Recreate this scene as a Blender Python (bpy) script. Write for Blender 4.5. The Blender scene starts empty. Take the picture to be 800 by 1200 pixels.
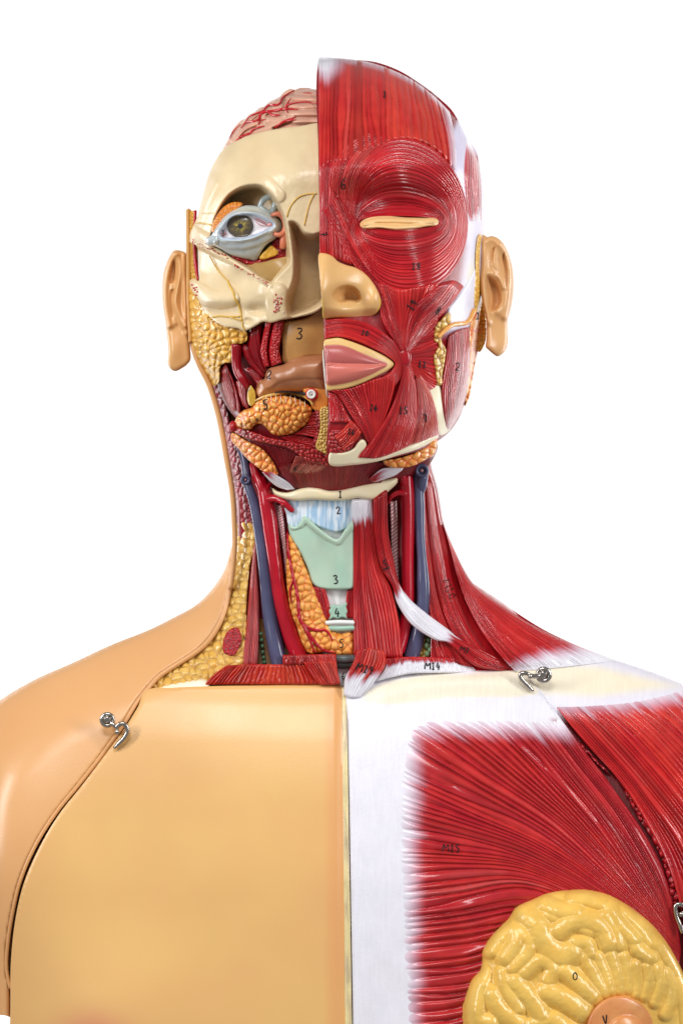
import bpy, math, numpy as np
from mathutils import Vector
S = 0.00045          # metres per unit of the model grid
CD = 3800.0          # camera distance in grid units
rng = np.random.RandomState(7)
sc = bpy.context.scene
COL = sc.collection

# ------------------------------------------------------------------ helpers
ZR = {'A': (180, 60, 3.6364), 'B': (360, 50, 3.0769), 'C': (210, 350, 4.0), 'D': (360, 330, 3.6364),
      'E': (230, 540, 4.2105), 'F': (380, 540, 3.3333), 'G': (0, 700, 2.0), 'H': (400, 700, 2.0),
      'I': (520, 1000, 2.857), 'J': (560, 740, 3.3333), 'K': (60, 760, 4.0), 'L': (380, 740, 4.4444),
      'M': (220, 215, 5.0), 'N': (215, 300, 4.5714), 'O': (250, 410, 5.3333), 'P': (180, 240, 6.0),
      'Q': (500, 260, 6.6667), 'R': (250, 95, 5.7143), 'S': (595, 770, 13.333), 'T': (110, 825, 13.333),
      'U': (740, 1030, 12.0), 'V': (0, 1000, 6.0), 'W': (370, 760, 10.0), 'X': (500, 620, 3.6364),
      'Y': (640, 800, 3.75), 'Z': (470, 420, 6.6667), 'p': (0, 0, 1.0)}
def q(k, pts):
    a, b, s = ZR[k]
    P = np.array(pts, float)
    P[:, 0] = a + P[:, 0] / s; P[:, 1] = b + P[:, 1] / s
    return P
def lin(r, g, b):
    f = lambda c: (c / 255 / 12.92) if c / 255 <= 0.04045 else ((c / 255 + 0.055) / 1.055) ** 2.4
    return np.array([f(r), f(g), f(b)])
def world(x, y, d):
    f = (CD - d) / CD
    return np.stack([(x - 400) * S * f, -d * S, (600 - y) * S * f], -1)
def sstep(a, b, x):
    t = np.clip((x - a) / (b - a), 0, 1); return t * t * (3 - 2 * t)
def hsh(i, j, s=0):
    n = (i.astype(np.int64) * 374761393 + j.astype(np.int64) * 668265263 + s * 1442695041) & 0x7fffffff
    n = ((n ^ (n >> 13)) * 1274126177) & 0x7fffffff
    return ((n ^ (n >> 16)) & 0xffff) / 65535.0
def vn(x, y, s=0):
    xi = np.floor(x); yi = np.floor(y); fx = x - xi; fy = y - yi
    fx = fx * fx * (3 - 2 * fx); fy = fy * fy * (3 - 2 * fy)
    a = hsh(xi, yi, s); b = hsh(xi + 1, yi, s); c = hsh(xi, yi + 1, s); d = hsh(xi + 1, yi + 1, s)
    return (a * (1 - fx) + b * fx) * (1 - fy) + (c * (1 - fx) + d * fx) * fy
def fbm(x, y, s=0):
    return vn(x, y, s) * .55 + vn(x * 2.1, y * 2.1, s + 5) * .3 + vn(x * 4.3, y * 4.3, s + 9) * .15
def spline(pts, n, closed=False):
    P = np.array(pts, float)
    if closed: P = np.vstack([P[-1], P, P[0], P[1]])
    else: P = np.vstack([2 * P[0] - P[1], P, 2 * P[-1] - P[-2]])
    out = []
    for i in range(1, len(P) - 2):
        p0, p1, p2, p3 = P[i - 1], P[i], P[i + 1], P[i + 2]
        t = np.linspace(0, 1, 16, endpoint=False)[:, None]
        # centripetal-ish: tangents scaled to the local chord
        L = np.linalg.norm(p2 - p1) + 1e-9
        m1 = (p2 - p0) / (np.linalg.norm(p1 - p0) + L + 1e-9) * L
        m2 = (p3 - p1) / (np.linalg.norm(p3 - p2) + L + 1e-9) * L
        out.append((2 * t**3 - 3 * t**2 + 1) * p1 + (t**3 - 2 * t**2 + t) * m1 + (-2 * t**3 + 3 * t**2) * p2 + (t**3 - t**2) * m2)
    out.append(P[-2][None])
    C = np.vstack(out)
    d = np.r_[0, np.cumsum(np.linalg.norm(np.diff(C, axis=0), axis=1))]
    s = np.linspace(0, d[-1], n)
    return np.stack([np.interp(s, d, C[:, k]) for k in range(C.shape[1])], -1)
def smooth_poly(P, step=3.0, closed=True):
    P = np.array(P, float)
    L = np.linalg.norm(np.diff(np.vstack([P, P[:1]]), axis=0), axis=1).sum()
    n = max(12, int(L / step))
    return spline(P, n + 1, closed=True)[:-1]
def nearest(x, y, P, closed=True):
    """distance and nearest point on polyline"""
    A = P; B = np.roll(P, -1, 0) if closed else P[1:]
    if not closed: A = P[:-1]
    best = np.full(x.shape, 1e18); bx = np.zeros_like(x); by = np.zeros_like(x)
    for (ax, ay), (cx, cy) in zip(A, B):
        dx, dy = cx - ax, cy - ay; l2 = dx * dx + dy * dy + 1e-12
        t = np.clip(((x - ax) * dx + (y - ay) * dy) / l2, 0, 1)
        px = ax + t * dx; py = ay + t * dy
        d = (x - px)**2 + (y - py)**2
        m = d < best
        best = np.where(m, d, best); bx = np.where(m, px, bx); by = np.where(m, py, by)
    return np.sqrt(best), bx, by
def inside(x, y, P):
    c = np.zeros(x.shape, bool)
    x2, y2 = P[-1]
    for x1, y1 in P:
        m = ((y1 > y) != (y2 > y)) & (x < (x2 - x1) * (y - y1) / (y2 - y1 + 1e-12) + x1)
        c ^= m; x2, y2 = x1, y1
    return c
def sdf(x, y, P):
    d, _, _ = nearest(x, y, P); return np.where(inside(x, y, P), d, -d)
def recess(x, y, poly, depth, soft):
    """how far a hollow with a rounded wall goes down"""
    return depth * sstep(0, soft, sdf(x, y, poly))
def ridge(x, y, line, r, h, closed=False):
    d, _, _ = nearest(x, y, np.array(line, float), closed)
    return h * np.sqrt(np.clip(1 - (d / r)**2, 0, 1))
def si(v, xs, ys):
    xs = np.array(xs, float); ys = np.array(ys, float); dl = np.diff(ys) / np.diff(xs)
    m = np.r_[dl[0], np.where(dl[:-1] * dl[1:] > 0, 2 * dl[:-1] * dl[1:] / (dl[:-1] + dl[1:] + 1e-12), 0), dl[-1]]
    v = np.clip(v, xs[0], xs[-1]); i = np.clip(np.searchsorted(xs, v) - 1, 0, len(xs) - 2); h = xs[i + 1] - xs[i]; t = (v - xs[i]) / h
    return (2*t**3-3*t**2+1)*ys[i] + (t**3-2*t**2+t)*h*m[i] + (-2*t**3+3*t**2)*ys[i+1] + (t**3-t**2)*h*m[i+1]
def gs(x, y, cx, cy, sx, sy, a):
    return a * np.exp(-((x - cx) / sx)**2 * .5 - ((y - cy) / sy)**2 * .5)
def worley(x, y, c, s=0, jit=.85, asp=1., rot=0.):
    if rot or asp != 1:
        cr, sr = math.cos(rot), math.sin(rot)
        x, y = (x * cr + y * sr) / asp, (-x * sr + y * cr)
    x = x / c; y = y / c; xi = np.floor(x); yi = np.floor(y)
    f1 = np.full(x.shape, 9.); f2 = f1.copy(); idd = f1 * 0
    for i in (-2, -1, 0, 1, 2):
        for j in (-2, -1, 0, 1, 2):
            a = xi + i; b = yi + j
            px = a + .5 + (hsh(a, b, s) - .5) * jit; py = b + .5 + (hsh(a, b, s + 3) - .5) * jit
            d = np.hypot(x - px, y - py)
            n = d < f1
            f2 = np.where(n, f1, np.minimum(f2, d)); idd = np.where(n, hsh(a, b, s + 11), idd); f1 = np.where(n, d, f1)
    r = 2 * f1 / (f1 + f2 + 1e-9)
    return r, idd
def mix(a, b, t):
    t = np.asarray(t)[..., None]; return a * (1 - t) + b * t
# depth buffer of what has been built, so ink, nerves and vessels can lie ON the surfaces
ZX0, ZY0 = -120, 0
ZB = np.full((1320, 1060), -400.0)
def splat(x, y, d, k=1):
    xi = np.round(x - ZX0).astype(int).ravel(); yi = np.round(y - ZY0).astype(int).ravel(); d = np.broadcast_to(d, x.shape).ravel()
    for i in range(-k, k + 1):
        for j in range(-k, k + 1):
            a = xi + i; b = yi + j
            m = (a >= 0) & (a < ZB.shape[1]) & (b >= 0) & (b < ZB.shape[0])
            np.maximum.at(ZB, (b[m], a[m]), d[m])
def zat(x, y):
    x = np.asarray(x, float); y = np.asarray(y, float)
    xi = np.clip(np.round(x - ZX0).astype(int), 0, ZB.shape[1] - 1); yi = np.clip(np.round(y - ZY0).astype(int), 0, ZB.shape[0] - 1)
    return ZB[yi, xi]

# ------------------------------------------------------------------ materials
def paint(name, rough=.3, spec=.5, nscale=60, namt=.12, streak=0., bump=.0, bscale=400, sss=0., coat=0., metal=0.):
    m = bpy.data.materials.new(name); m.use_nodes = True
    nt = m.node_tree; N = nt.nodes; L = nt.links
    bs = N['Principled BSDF']
    at = N.new('ShaderNodeAttribute'); at.attribute_name = 'Col'
    tc = N.new('ShaderNodeTexCoord')
    no = N.new('ShaderNodeTexNoise'); no.inputs['Scale'].default_value = nscale; no.inputs['Detail'].default_value = 5
    L.new(tc.outputs['Object'], no.inputs['Vector'])
    mr = N.new('ShaderNodeMapRange'); mr.inputs['From Min'].default_value = .3; mr.inputs['From Max'].default_value = .7
    mr.inputs['To Min'].default_value = 1 - namt; mr.inputs['To Max'].default_value = 1 + namt
    L.new(no.outputs['Fac'], mr.inputs['Value'])
    vm = N.new('ShaderNodeVectorMath'); vm.operation = 'SCALE'
    L.new(at.outputs['Color'], vm.inputs[0]); L.new(mr.outputs[0], vm.inputs['Scale'])
    last = vm.outputs[0]
    hsrc = None
    if streak:
        uv = N.new('ShaderNodeUVMap'); uv.uv_map = 'UVMap'
        n2 = N.new('ShaderNodeTexNoise'); n2.inputs['Scale'].default_value = 1.0; n2.inputs['Detail'].default_value = 3
        mp = N.new('ShaderNodeMapping'); mp.inputs['Scale'].default_value = (2.6, .035, 1)
        L.new(uv.outputs[0], mp.inputs['Vector']); L.new(mp.outputs[0], n2.inputs['Vector'])
        m2 = N.new('ShaderNodeMapRange'); m2.inputs['From Min'].default_value = .3; m2.inputs['From Max'].default_value = .7
        m2.inputs['To Min'].default_value = 1 - streak; m2.inputs['To Max'].default_value = 1 + streak
        L.new(n2.outputs['Fac'], m2.inputs['Value'])
        v2 = N.new('ShaderNodeVectorMath'); v2.operation = 'SCALE'
        L.new(last, v2.inputs[0]); L.new(m2.outputs[0], v2.inputs['Scale']); last = v2.outputs[0]
        hsrc = n2.outputs['Fac']
    L.new(last, bs.inputs['Base Color'])
    bs.inputs['Roughness'].default_value = rough
    n4 = N.new('ShaderNodeTexNoise'); n4.inputs['Scale'].default_value = 35; n4.inputs['Detail'].default_value = 4
    L.new(tc.outputs['Object'], n4.inputs['Vector'])
    m4 = N.new('ShaderNodeMapRange'); m4.inputs['To Min'].default_value = rough * .75; m4.inputs['To Max'].default_value = rough * 1.3
    L.new(n4.outputs['Fac'], m4.inputs['Value']); L.new(m4.outputs[0], bs.inputs['Roughness'])
    bs.inputs['Specular IOR Level'].default_value = spec
    bs.inputs['Metallic'].default_value = metal
    bs.inputs['Coat Weight'].default_value = coat; bs.inputs['Coat Roughness'].default_value = .12
    if sss:
        bs.inputs['Subsurface Weight'].default_value = sss; bs.inputs['Subsurface Scale'].default_value = .004
    if bump:
        n3 = N.new('ShaderNodeTexNoise'); n3.inputs['Scale'].default_value = bscale; n3.inputs['Detail'].default_value = 3
        L.new(tc.outputs['Object'], n3.inputs['Vector'])
        bp = N.new('ShaderNodeBump'); bp.inputs['Strength'].default_value = bump; bp.inputs['Distance'].default_value = .0004
        src = n3.outputs['Fac']
        if hsrc is not None:
            ad = N.new('ShaderNodeMath'); ad.operation = 'MULTIPLY_ADD'; ad.inputs[1].default_value = 1.6
            L.new(hsrc, ad.inputs[0]); L.new(n3.outputs['Fac'], ad.inputs[2]); src = ad.outputs[0]
        L.new(src, bp.inputs['Height']); L.new(bp.outputs[0], bs.inputs['Normal'])
    return m
MAT = {
 'skin': paint('skin_plastic', .29, .5, 14, .03, bump=.1, bscale=1100),
 'muscle': paint('muscle_paint', .2, .5, 70, .10, streak=.10, bump=.07, bscale=700),
 'tissue': paint('tissue_paint', .3, .5, 120, .12, bump=.15, bscale=600),
 'bone': paint('bone_paint', .3, .5, 45, .06, bump=.12, bscale=220),
 'fat': paint('fat_paint', .24, .5, 110, .10, bump=.1, bscale=500),
 'vessel': paint('vessel_paint', .2, .5, 60, .08, bump=.04, bscale=400),
 'white': paint('tendon_paint', .34, .5, 90, .03, streak=.03, bump=.25, bscale=700),
 'eye': paint('eye_gloss', .12, .6, 200, .12, coat=.6),
 'ink': paint('marker_ink', .5, .3, 200, .1),
 'steel': paint('polished_steel', .2, .5, 200, .08, metal=1.),
 'dark': paint('dark_rubber', .3, .4, 80, .2),
}
# ------------------------------------------------------------------ object builders
root = bpy.data.objects.new('anatomical_torso_model', None); COL.objects.link(root)
root.location = (0, 0, (600 - 1240) * S)
root['label'] = 'painted anatomical head and torso model, half tan skin and half red muscle'
root['category'] = 'anatomical model'
def link(name, V, F, C, UV, mat, parent, smooth=True, label=None):
    me = bpy.data.meshes.new(name)
    V = np.asarray(V, np.float32); F = np.asarray(F, np.int32)
    me.vertices.add(len(V)); me.vertices.foreach_set('co', V.ravel())
    nf, k = F.shape
    me.loops.add(nf * k); me.loops.foreach_set('vertex_index', F.ravel())
    me.polygons.add(nf); me.polygons.foreach_set('loop_start', np.arange(0, nf * k, k, dtype=np.int32))
    try: me.polygons.foreach_set('loop_total', np.full(nf, k, np.int32))
    except Exception: pass
    me.polygons.foreach_set('use_smooth', np.full(nf, smooth))
    ca = me.color_attributes.new('Col', 'FLOAT_COLOR', 'POINT')
    C4 = np.ones((len(V), 4), np.float32); C4[:, :3] = C; ca.data.foreach_set('color', C4.ravel())
    if UV is not None:
        ul = me.uv_layers.new(name='UVMap'); ul.data.foreach_set('uv', np.asarray(UV, np.float32)[F.ravel()].ravel())
    me.update(calc_edges=True); me.validate()
    me.materials.append(MAT[mat])
    o = bpy.data.objects.new(name, me); COL.objects.link(o)
    p = parent or root
    o.parent = p
    o.location = (-root.location) if p is root else (0, 0, 0)
    if label: o['label'] = label
    return o
def finish(name, x, y, d, F, C, UV, mat, parent, thick, k, label=None, backd=None):
    """front faces F over (x,y,d); adds a skirt going back by thick and a back face sheet"""
    splat(x, y, d, k)
    n = len(x)
    E = np.vstack([F[:, [0, 1]], F[:, [1, 2]], F[:, [2, 3]], F[:, [3, 0]]])
    Es = np.sort(E, 1); key = Es[:, 0].astype(np.int64) * n + Es[:, 1]
    u, ix, ct = np.unique(key, return_index=True, return_counts=True)
    be = E[ix[ct == 1]]
    be = be[be[:, 0] != be[:, 1]]
    bv = np.unique(be); mp = np.full(n, -1); mp[bv] = np.arange(len(bv))
    nb = len(bv)
    bd = d[bv] - thick
    V = np.vstack([world(x, y, d), world(x[bv], y[bv], d[bv]), world(x[bv], y[bv], bd)])
    Fs = np.stack([n + mp[be[:, 1]], n + mp[be[:, 0]], n + nb + mp[be[:, 0]], n + nb + mp[be[:, 1]]], 1)
    parts = [F, Fs]
    C2 = np.vstack([C, C[bv], C[bv]])
    UV2 = np.vstack([UV, UV[bv], UV[bv]])
    # back cover following the front, thick behind it
    V = np.vstack([V, world(x, y, d - thick)]); off = n + 2 * nb
    parts.append(F[:, ::-1] + off); C2 = np.vstack([C2, C]); UV2 = np.vstack([UV2, UV])
    return link(name, V, np.vstack(parts), C2, UV2, mat, parent, label=label)
def sheet(name, outline, field, col, mat='tissue', step=1.5, thick=8, er=3., parent=None, sm=True, label=None, back=True, erh=None):
    P = smooth_poly(outline) if sm else np.array(outline, float)
    x0, y0 = P.min(0) - step; x1, y1 = P.max(0) + step
    gx = np.arange(x0, x1 + step, step); gy = np.arange(y0, y1 + step, step)
    X, Y = np.meshgrid(gx, gy); X = X.copy(); Y = Y.copy()
    d, bx, by = nearest(X, Y, P); sd = np.where(inside(X, Y, P), d, -d)
    mk = sd > -.5 * step
    cell = mk[:-1, :-1] & mk[1:, :-1] & mk[:-1, 1:] & mk[1:, 1:]
    # count kept cells round each vertex: fewer than 4 is a rim vertex
    cnt = np.zeros(X.shape, int)
    cnt[:-1, :-1] += cell; cnt[1:, :-1] += cell; cnt[:-1, 1:] += cell; cnt[1:, 1:] += cell
    sn = (cnt > 0) & ((cnt < 4) | (sd < .5 * step))
    X[sn] = bx[sn]; Y[sn] = by[sn]; dist = np.where(sn, 0, d)
    idx = np.full(X.shape, -1); use = cnt > 0; idx[use] = np.arange(use.sum())
    F = np.stack([idx[1:, :-1][cell], idx[1:, 1:][cell], idx[:-1, 1:][cell], idx[:-1, :-1][cell]], 1)
    x = X[use]; y = Y[use]; ds = dist[use]
    D = field(x, y)
    if er: D = D - (erh or er) * (1 - np.sqrt(np.clip(1 - (1 - np.clip(ds / er, 0, 1))**2, 0, 1)))
    C = col(x, y) if callable(col) else np.tile(col, (len(x), 1))
    UV = np.stack([x * .1, y], 1)
    return finish(name, x, y, D, F, C, UV, mat, parent, thick, 1 if step < 2.1 else 2, label=label)
RED = lin(172, 22, 34); RED2 = lin(208, 50, 46); RED3 = lin(138, 12, 26); WHT = lin(230, 227, 235); PUR = lin(205, 160, 190)
CREAM = lin(240, 229, 200); SKIN = lin(224, 170, 114); BONE = lin(232, 216, 178); FAT = lin(224, 174, 88)
def redcol(U, T, fid, ph, x, y, r1=RED, r2=RED2):
    hh = hsh(fid, fid * 0, 3)
    t = np.clip(hh * .6 + fbm(x * .05, y * .05, 4) * .9 - .25, 0, 1)
    c = mix(r1, r2, t)
    # hand brushed strands: some in a darker carmine, some dry-brushed paler
    c = mix(c, r1 * .5, sstep(.62, .95, hsh(fid, fid * 0, 17)) * .55)
    return mix(c, np.array([.62, .12, .11]), sstep(.7, 1., hsh(fid, fid * 0, 29)) * .55 * sstep(.35, .7, vn(fid * 3.1, (x + y) * .03, 7)))
def whiten(C, W):
    W = np.clip(W, 0, 1)
    C = mix(C, PUR, np.zeros(len(C)) + 0) if False else C
    a = mix(C, PUR, W); return mix(a, WHT, W**1.3)
def across(G, n, closed=False):
    """K curves (K,nt,2) -> n curves by Catmull-Rom"""
    K = len(G)
    u = np.linspace(0, K - 1, n); i = np.clip(np.floor(u).astype(int), 0, K - 2); t = (u - i)[:, None, None]
    g = lambda k: G[np.clip(k, 0, K - 1)]
    p0 = np.where((i - 1 < 0)[:, None, None], 2 * g(i) - g(i + 1), g(i - 1)); p3 = np.where((i + 2 > K - 1)[:, None, None], 2 * g(i + 1) - g(i), g(i + 2))
    p1, p2 = g(i), g(i + 1)
    return .5 * (2 * p1 + (p2 - p0) * t + (2 * p0 - 5 * p1 + 4 * p2 - p3) * t**2 + (3 * p1 - p0 - 3 * p2 + p3) * t**3)
def loft(name, curves, field, lift=3., sink=(0, 0), nf=10, amp=2., wob=.45, tl=2.6, white=None, bulge=0., er=3., thick=7., nt=None, ups=8, clampy=None,
         closed=False, col=None, mat='muscle', parent=None, seed=0, cross=None, er_end=True, label=None, r1=RED, r2=RED2, shape=.7):
    Ls = []
    for c in curves:
        c = np.array(c, float); Ls.append(np.linalg.norm(np.diff(c, axis=0), axis=1).sum())
    if nt is None: nt = max(10, int(max(Ls) / (4.0 if not cross else 1.3)))
    G = np.stack([spline(c, nt) for c in curves])
    nu = max(6, nf * ups + 1)
    G = across(G, nu)
    U, T = np.meshgrid(np.linspace(0, 1, nu), np.linspace(0, 1, nt), indexing='ij')
    if clampy is not None: G[..., 1] = np.maximum(G[..., 1], clampy(G[..., 0]))
    x = G[..., 0]; y = G[..., 1]
    dU = np.linalg.norm(np.gradient(G, axis=0), axis=-1) * (nu - 1)
    sp = dU / nf
    if closed: Tn = np.abs(np.sin(math.pi * T)) * tl * 1.3; Tn2 = np.cos(2 * math.pi * T) * tl * .6
    else: Tn = T * tl; Tn2 = 0
    ph = nf * U + wob * (vn(U * nf * .45 + seed * 7.1, Tn + 3 + Tn2, seed) - .5) * 2 + .5 * wob * (vn(U * nf * 1.1 + 9, Tn * 1.7 + Tn2, seed + 2) - .5) * 2
    if wob: ph = ph * 1.0
    fid = np.floor(ph); r = ph - fid
    h = np.sin(math.pi * r)**shape
    var = .75 + .4 * hsh(fid, fid * 0 + seed, 5)
    A = np.minimum(amp * 1.15, .66 * sp) * var
    if white is not None:
        W = white(U, T, hsh(fid, fid * 0 + seed, 8), x, y); A = A * (1 - .45 * np.clip(W, 0, 1))
    cum = np.cumsum(np.linalg.norm(np.diff(G, axis=0), axis=-1), axis=0); wd = cum[-1]
    du = np.minimum(U, 1 - U) * wd[None]
    A = A * sstep(0, .17, T) if sink[0] else A
    D = field(x, y) + lift - sink[0] * (1 - sstep(0, .09, T)) - sink[1] * sstep(.93, 1., T) + A * h + bulge * np.sqrt(np.clip(4 * U * (1 - U), 0, 1))
    if cross:
        LT = np.linalg.norm(np.diff(G, axis=1), axis=-1).sum(1).mean()
        D = D + cross[1] * np.abs(np.sin(math.pi * (T * LT / cross[0] + U * cross[2])))**.6
    if er and not closed:
        D = D - er * (1 - np.sqrt(np.clip(1 - (1 - np.clip(du / er, 0, 1))**2, 0, 1)))
        if er_end:
            dt = np.minimum(T, 1 - T) * np.mean(Ls)
            D = D - er * .7 * (1 - np.sqrt(np.clip(1 - (1 - np.clip(dt / er, 0, 1))**2, 0, 1)))
    elif er:
        D = D - er * (1 - np.sqrt(np.clip(1 - (1 - np.clip(du / er, 0, 1))**2, 0, 1)))
    xf, yf = x.ravel(), y.ravel()
    C = col(U.ravel(), T.ravel(), fid.ravel(), xf, yf) if col else redcol(U, T, fid.ravel(), None, xf, yf, r1, r2)
    if white is not None: C = whiten(C, W.ravel())
    I = np.arange(nu * nt).reshape(nu, nt)
    if closed: I = I.copy(); I[:, -1] = I[:, 0]
    F = np.stack([I[:-1, :-1].ravel(), I[:-1, 1:].ravel(), I[1:, 1:].ravel(), I[1:, :-1].ravel()], 1)
    # orientation: make front faces look at the camera
    a = F[len(F) // 2]; v1 = np.array([xf[a[1]] - xf[a[0]], yf[a[1]] - yf[a[0]]]); v2 = np.array([xf[a[2]] - xf[a[0]], yf[a[2]] - yf[a[0]]])
    if v1[0] * v2[1] - v1[1] * v2[0] > 0: F = F[:, ::-1]
    UV = np.stack([ph.ravel(), (T * np.mean(Ls)).ravel()], 1)
    return finish(name, xf, yf, D.ravel(), F, C, UV, mat, parent, thick, 1, label=label)
def tube(name, pts, r, col, mat='vessel', d=None, lift=0., parent=None, n=None, seg=12, closed=False, flat=1., build=True, cap=True, sq=0.):
    """pts in grid coords; d: list of depths, or None to lie on what is there"""
    P = np.array(pts, float)
    L = np.linalg.norm(np.diff(P, axis=0), axis=1).sum()
    n = n or max(6, int(L / 2.0))
    rr = np.interp(np.linspace(0, 1, n), np.linspace(0, 1, len(np.atleast_1d(r))), np.atleast_1d(r)) if np.ndim(r) else np.full(n, float(r))
    if d is not None:
        P3 = np.c_[P, np.broadcast_to(np.array(d, float), (len(P),))]
        C3 = spline(P3, n, closed)
    else:
        C2 = spline(P, n, closed)
        z = zat(C2[:, 0], C2[:, 1]) + lift
        if n > 4:
            for _ in range(2): z = np.r_[z[0], (z[:-2] + 2 * z[1:-1] + z[2:]) / 4, z[-1]]
        C3 = np.c_[C2, z]
    tan = np.gradient(C3, axis=0)
    if closed: tan[0] = tan[-1] = C3[1] - C3[-2]
    tan /= np.linalg.norm(tan, axis=1, keepdims=True) + 1e-9
    up = np.array([0, 0, 1.]); B = np.cross(tan, up); bl = np.linalg.norm(B, axis=1, keepdims=True)
    B = np.where(bl > .05, B / (bl + 1e-9), np.array([1., 0, 0])); Nn = np.cross(B, tan)
    a = np.linspace(0, 2 * math.pi, seg, endpoint=False)
    ca, sa = np.cos(a), np.sin(a)
    V = C3[:, None] + rr[:, None, None] * (B[:, None] * ca[None, :, None] + Nn[:, None] * sa[None, :, None] * flat)
    V = V.reshape(-1, 3)
    I = np.arange(n * seg).reshape(n, seg)
    F = np.stack([I[:-1], np.roll(I[:-1], -1, 1), np.roll(I[1:], -1, 1), I[1:]], -1).reshape(-1, 4)
    if cap and not closed:
        k = len(V); ex = tan[0] * rr[0] * .6; ex2 = tan[-1] * rr[-1] * .6
        V = np.vstack([V, C3[0] - ex, C3[-1] + ex2])
        s0 = I[0]; s1 = I[-1]
        F = np.vstack([F, np.stack([np.roll(s0, -1), s0, np.full(seg, k), np.full(seg, k)], 1)[:, [0, 1, 2, 2]] if False else np.stack([np.roll(s0, -1), s0, np.full(seg, k), np.full(seg, k)], 1)])
        F = np.vstack([F, np.stack([s1, np.roll(s1, -1), np.full(seg, k + 1), np.full(seg, k + 1)], 1)])
    C = col(V[:, 0], V[:, 1]) if callable(col) else np.tile(col, (len(V), 1))
    if not build: return V, F, C
    splat(C3[:, 0], C3[:, 1], C3[:, 2] + rr * .9, max(1, int(np.mean(rr) * .7)))
    return merge(name, [(V, F, C)], mat, parent)
def merge(name, items, mat, parent, label=None):
    """one mesh out of pieces given in grid coordinates; triangles written as quads with a doubled corner are cleaned"""
    Vs, Fs, Cs = [], [], []; o = 0
    for V, F, C in items:
        Vs.append(V); Fs.append(F + o); Cs.append(C); o += len(V)
    V = np.vstack(Vs); F = np.vstack(Fs); C = np.vstack(Cs)
    W = world(V[:, 0], V[:, 1], V[:, 2])
    me = bpy.data.meshes.new(name)
    faces = [tuple(f) if f[2] != f[3] else tuple(f[:3]) for f in F.tolist()]
    me.from_pydata(W.tolist(), [], faces)
    ca = me.color_attributes.new('Col', 'FLOAT_COLOR', 'POINT')
    C4 = np.ones((len(V), 4), np.float32); C4[:, :3] = C; ca.data.foreach_set('color', C4.ravel())
    me.polygons.foreach_set('use_smooth', np.ones(len(me.polygons), bool))
    me.materials.append(MAT[mat]); me.update()
    ob = bpy.data.objects.new(name, me); COL.objects.link(ob)
    p = parent or root; ob.parent = p; ob.location = (-root.location) if p is root else (0, 0, 0)
    if label: ob['label'] = label
    return ob
def blob(cx, cy, cd, rx, ry, rd, col, nu=16, nv=10, rot=0.):
    u = np.linspace(0, 2 * math.pi, nu, endpoint=False); v = np.linspace(0, math.pi, nv)
    VV, UU = np.meshgrid(v, u, indexing='ij')
    X = np.sin(VV) * np.cos(UU) * rx; Y = np.sin(VV) * np.sin(UU) * ry; Z = np.cos(VV) * rd
    c, s = math.cos(rot), math.sin(rot)
    V = np.stack([cx + X * c - Y * s, cy + X * s + Y * c, cd + Z], -1).reshape(-1, 3)
    I = np.arange(nu * nv).reshape(nv, nu)
    F = np.stack([I[:-1], I[1:], np.roll(I[1:], -1, 1), np.roll(I[:-1], -1, 1)], -1).reshape(-1, 4)
    return V, F, np.tile(col, (len(V), 1))
def pebble(base, c, amp, s=0, asp=1., rot=0., jit=.85, p=3.):
    def f(x, y):
        r, _ = worley(x, y, c, s, jit, asp, rot); return base(x, y) + amp * (1 - r**p)
    return f
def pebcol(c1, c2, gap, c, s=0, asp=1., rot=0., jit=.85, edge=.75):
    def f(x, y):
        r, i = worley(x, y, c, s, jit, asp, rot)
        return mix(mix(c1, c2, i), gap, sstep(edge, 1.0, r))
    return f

# ------------------------------------------------------------------ depth of the big forms
XR = np.array([(250, 570), (300, 568), (350, 564), (400, 558), (450, 550), (480, 541), (500, 531), (520, 518), (560, 505)], float)
def sup(r, p=2.4): return np.clip(1 - np.abs(r)**p, 0, 1)**(1 / 2.2)
def HR(x, y):
    dx = np.where(x > 392, x - 392, (392 - x) * .45)
    a = si(y, XR[:, 0], XR[:, 1]) - 392
    ry = np.clip((250 - y) / 182, 0, 1)
    rr = np.where(y < 250, np.sqrt((dx / 178)**2 + ry**2), dx / a)
    Dm = si(y, [250, 300, 400, 480, 545, 600], [190, 192, 190, 184, 170, 120])
    d = Dm * sup(rr)
    d += gs(x, y, 455, 198, 55, 15, 15) + gs(x, y, 464, 232, 40, 9, -8) + gs(x, y, 412, 262, 9, 18, -8) + gs(x, y, 462, 246, 42, 24, -30) + gs(x, y, 468, 264, 38, 20, 20)
    d += gs(x, y, 378, 262, 17, 40, 16) + gs(x, y, 500, 335, 30, 24, 18)
    d += gs(x, y, 400, 425, 45, 38, 16) + gs(x, y, 395, 515, 38, 26, 12) + gs(x, y, 430, 360, 12, 22, -6) + gs(x, y, 404, 348, 11, 9, -17)
    return d
XL = np.array([(250, 226), (300, 219), (350, 219), (400, 222), (425, 232), (450, 246), (490, 258), (540, 268), (600, 270)], float)
def HL(x, y):
    dx = np.where(x < 385, 385 - x, (x - 385) * .6)
    a = 385 - si(y, XL[:, 0], XL[:, 1])
    ry = np.clip((250 - y) / 149, 0, 1)
    rr = np.where(y < 250, np.sqrt((dx / np.interp(y, [100, 200, 250], [150, 152, 158]))**2 + ry**2), dx / a)
    Dm = si(y, [250, 300, 400, 480, 545, 600], [176, 172, 160, 150, 125, 90])
    return Dm * sup(rr)
NH = np.array([(520, 128), (560, 126), (640, 128), (700, 150), (780, 230), (820, 260)], float)
def NK(x, y):
    hw = si(y, NH[:, 0], NH[:, 1])
    return si(y, [520, 600, 700, 790], [86, 82, 74, 80]) * np.sqrt(np.clip(1 - ((x - 392) / hw)**2, 0, 1))
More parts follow.
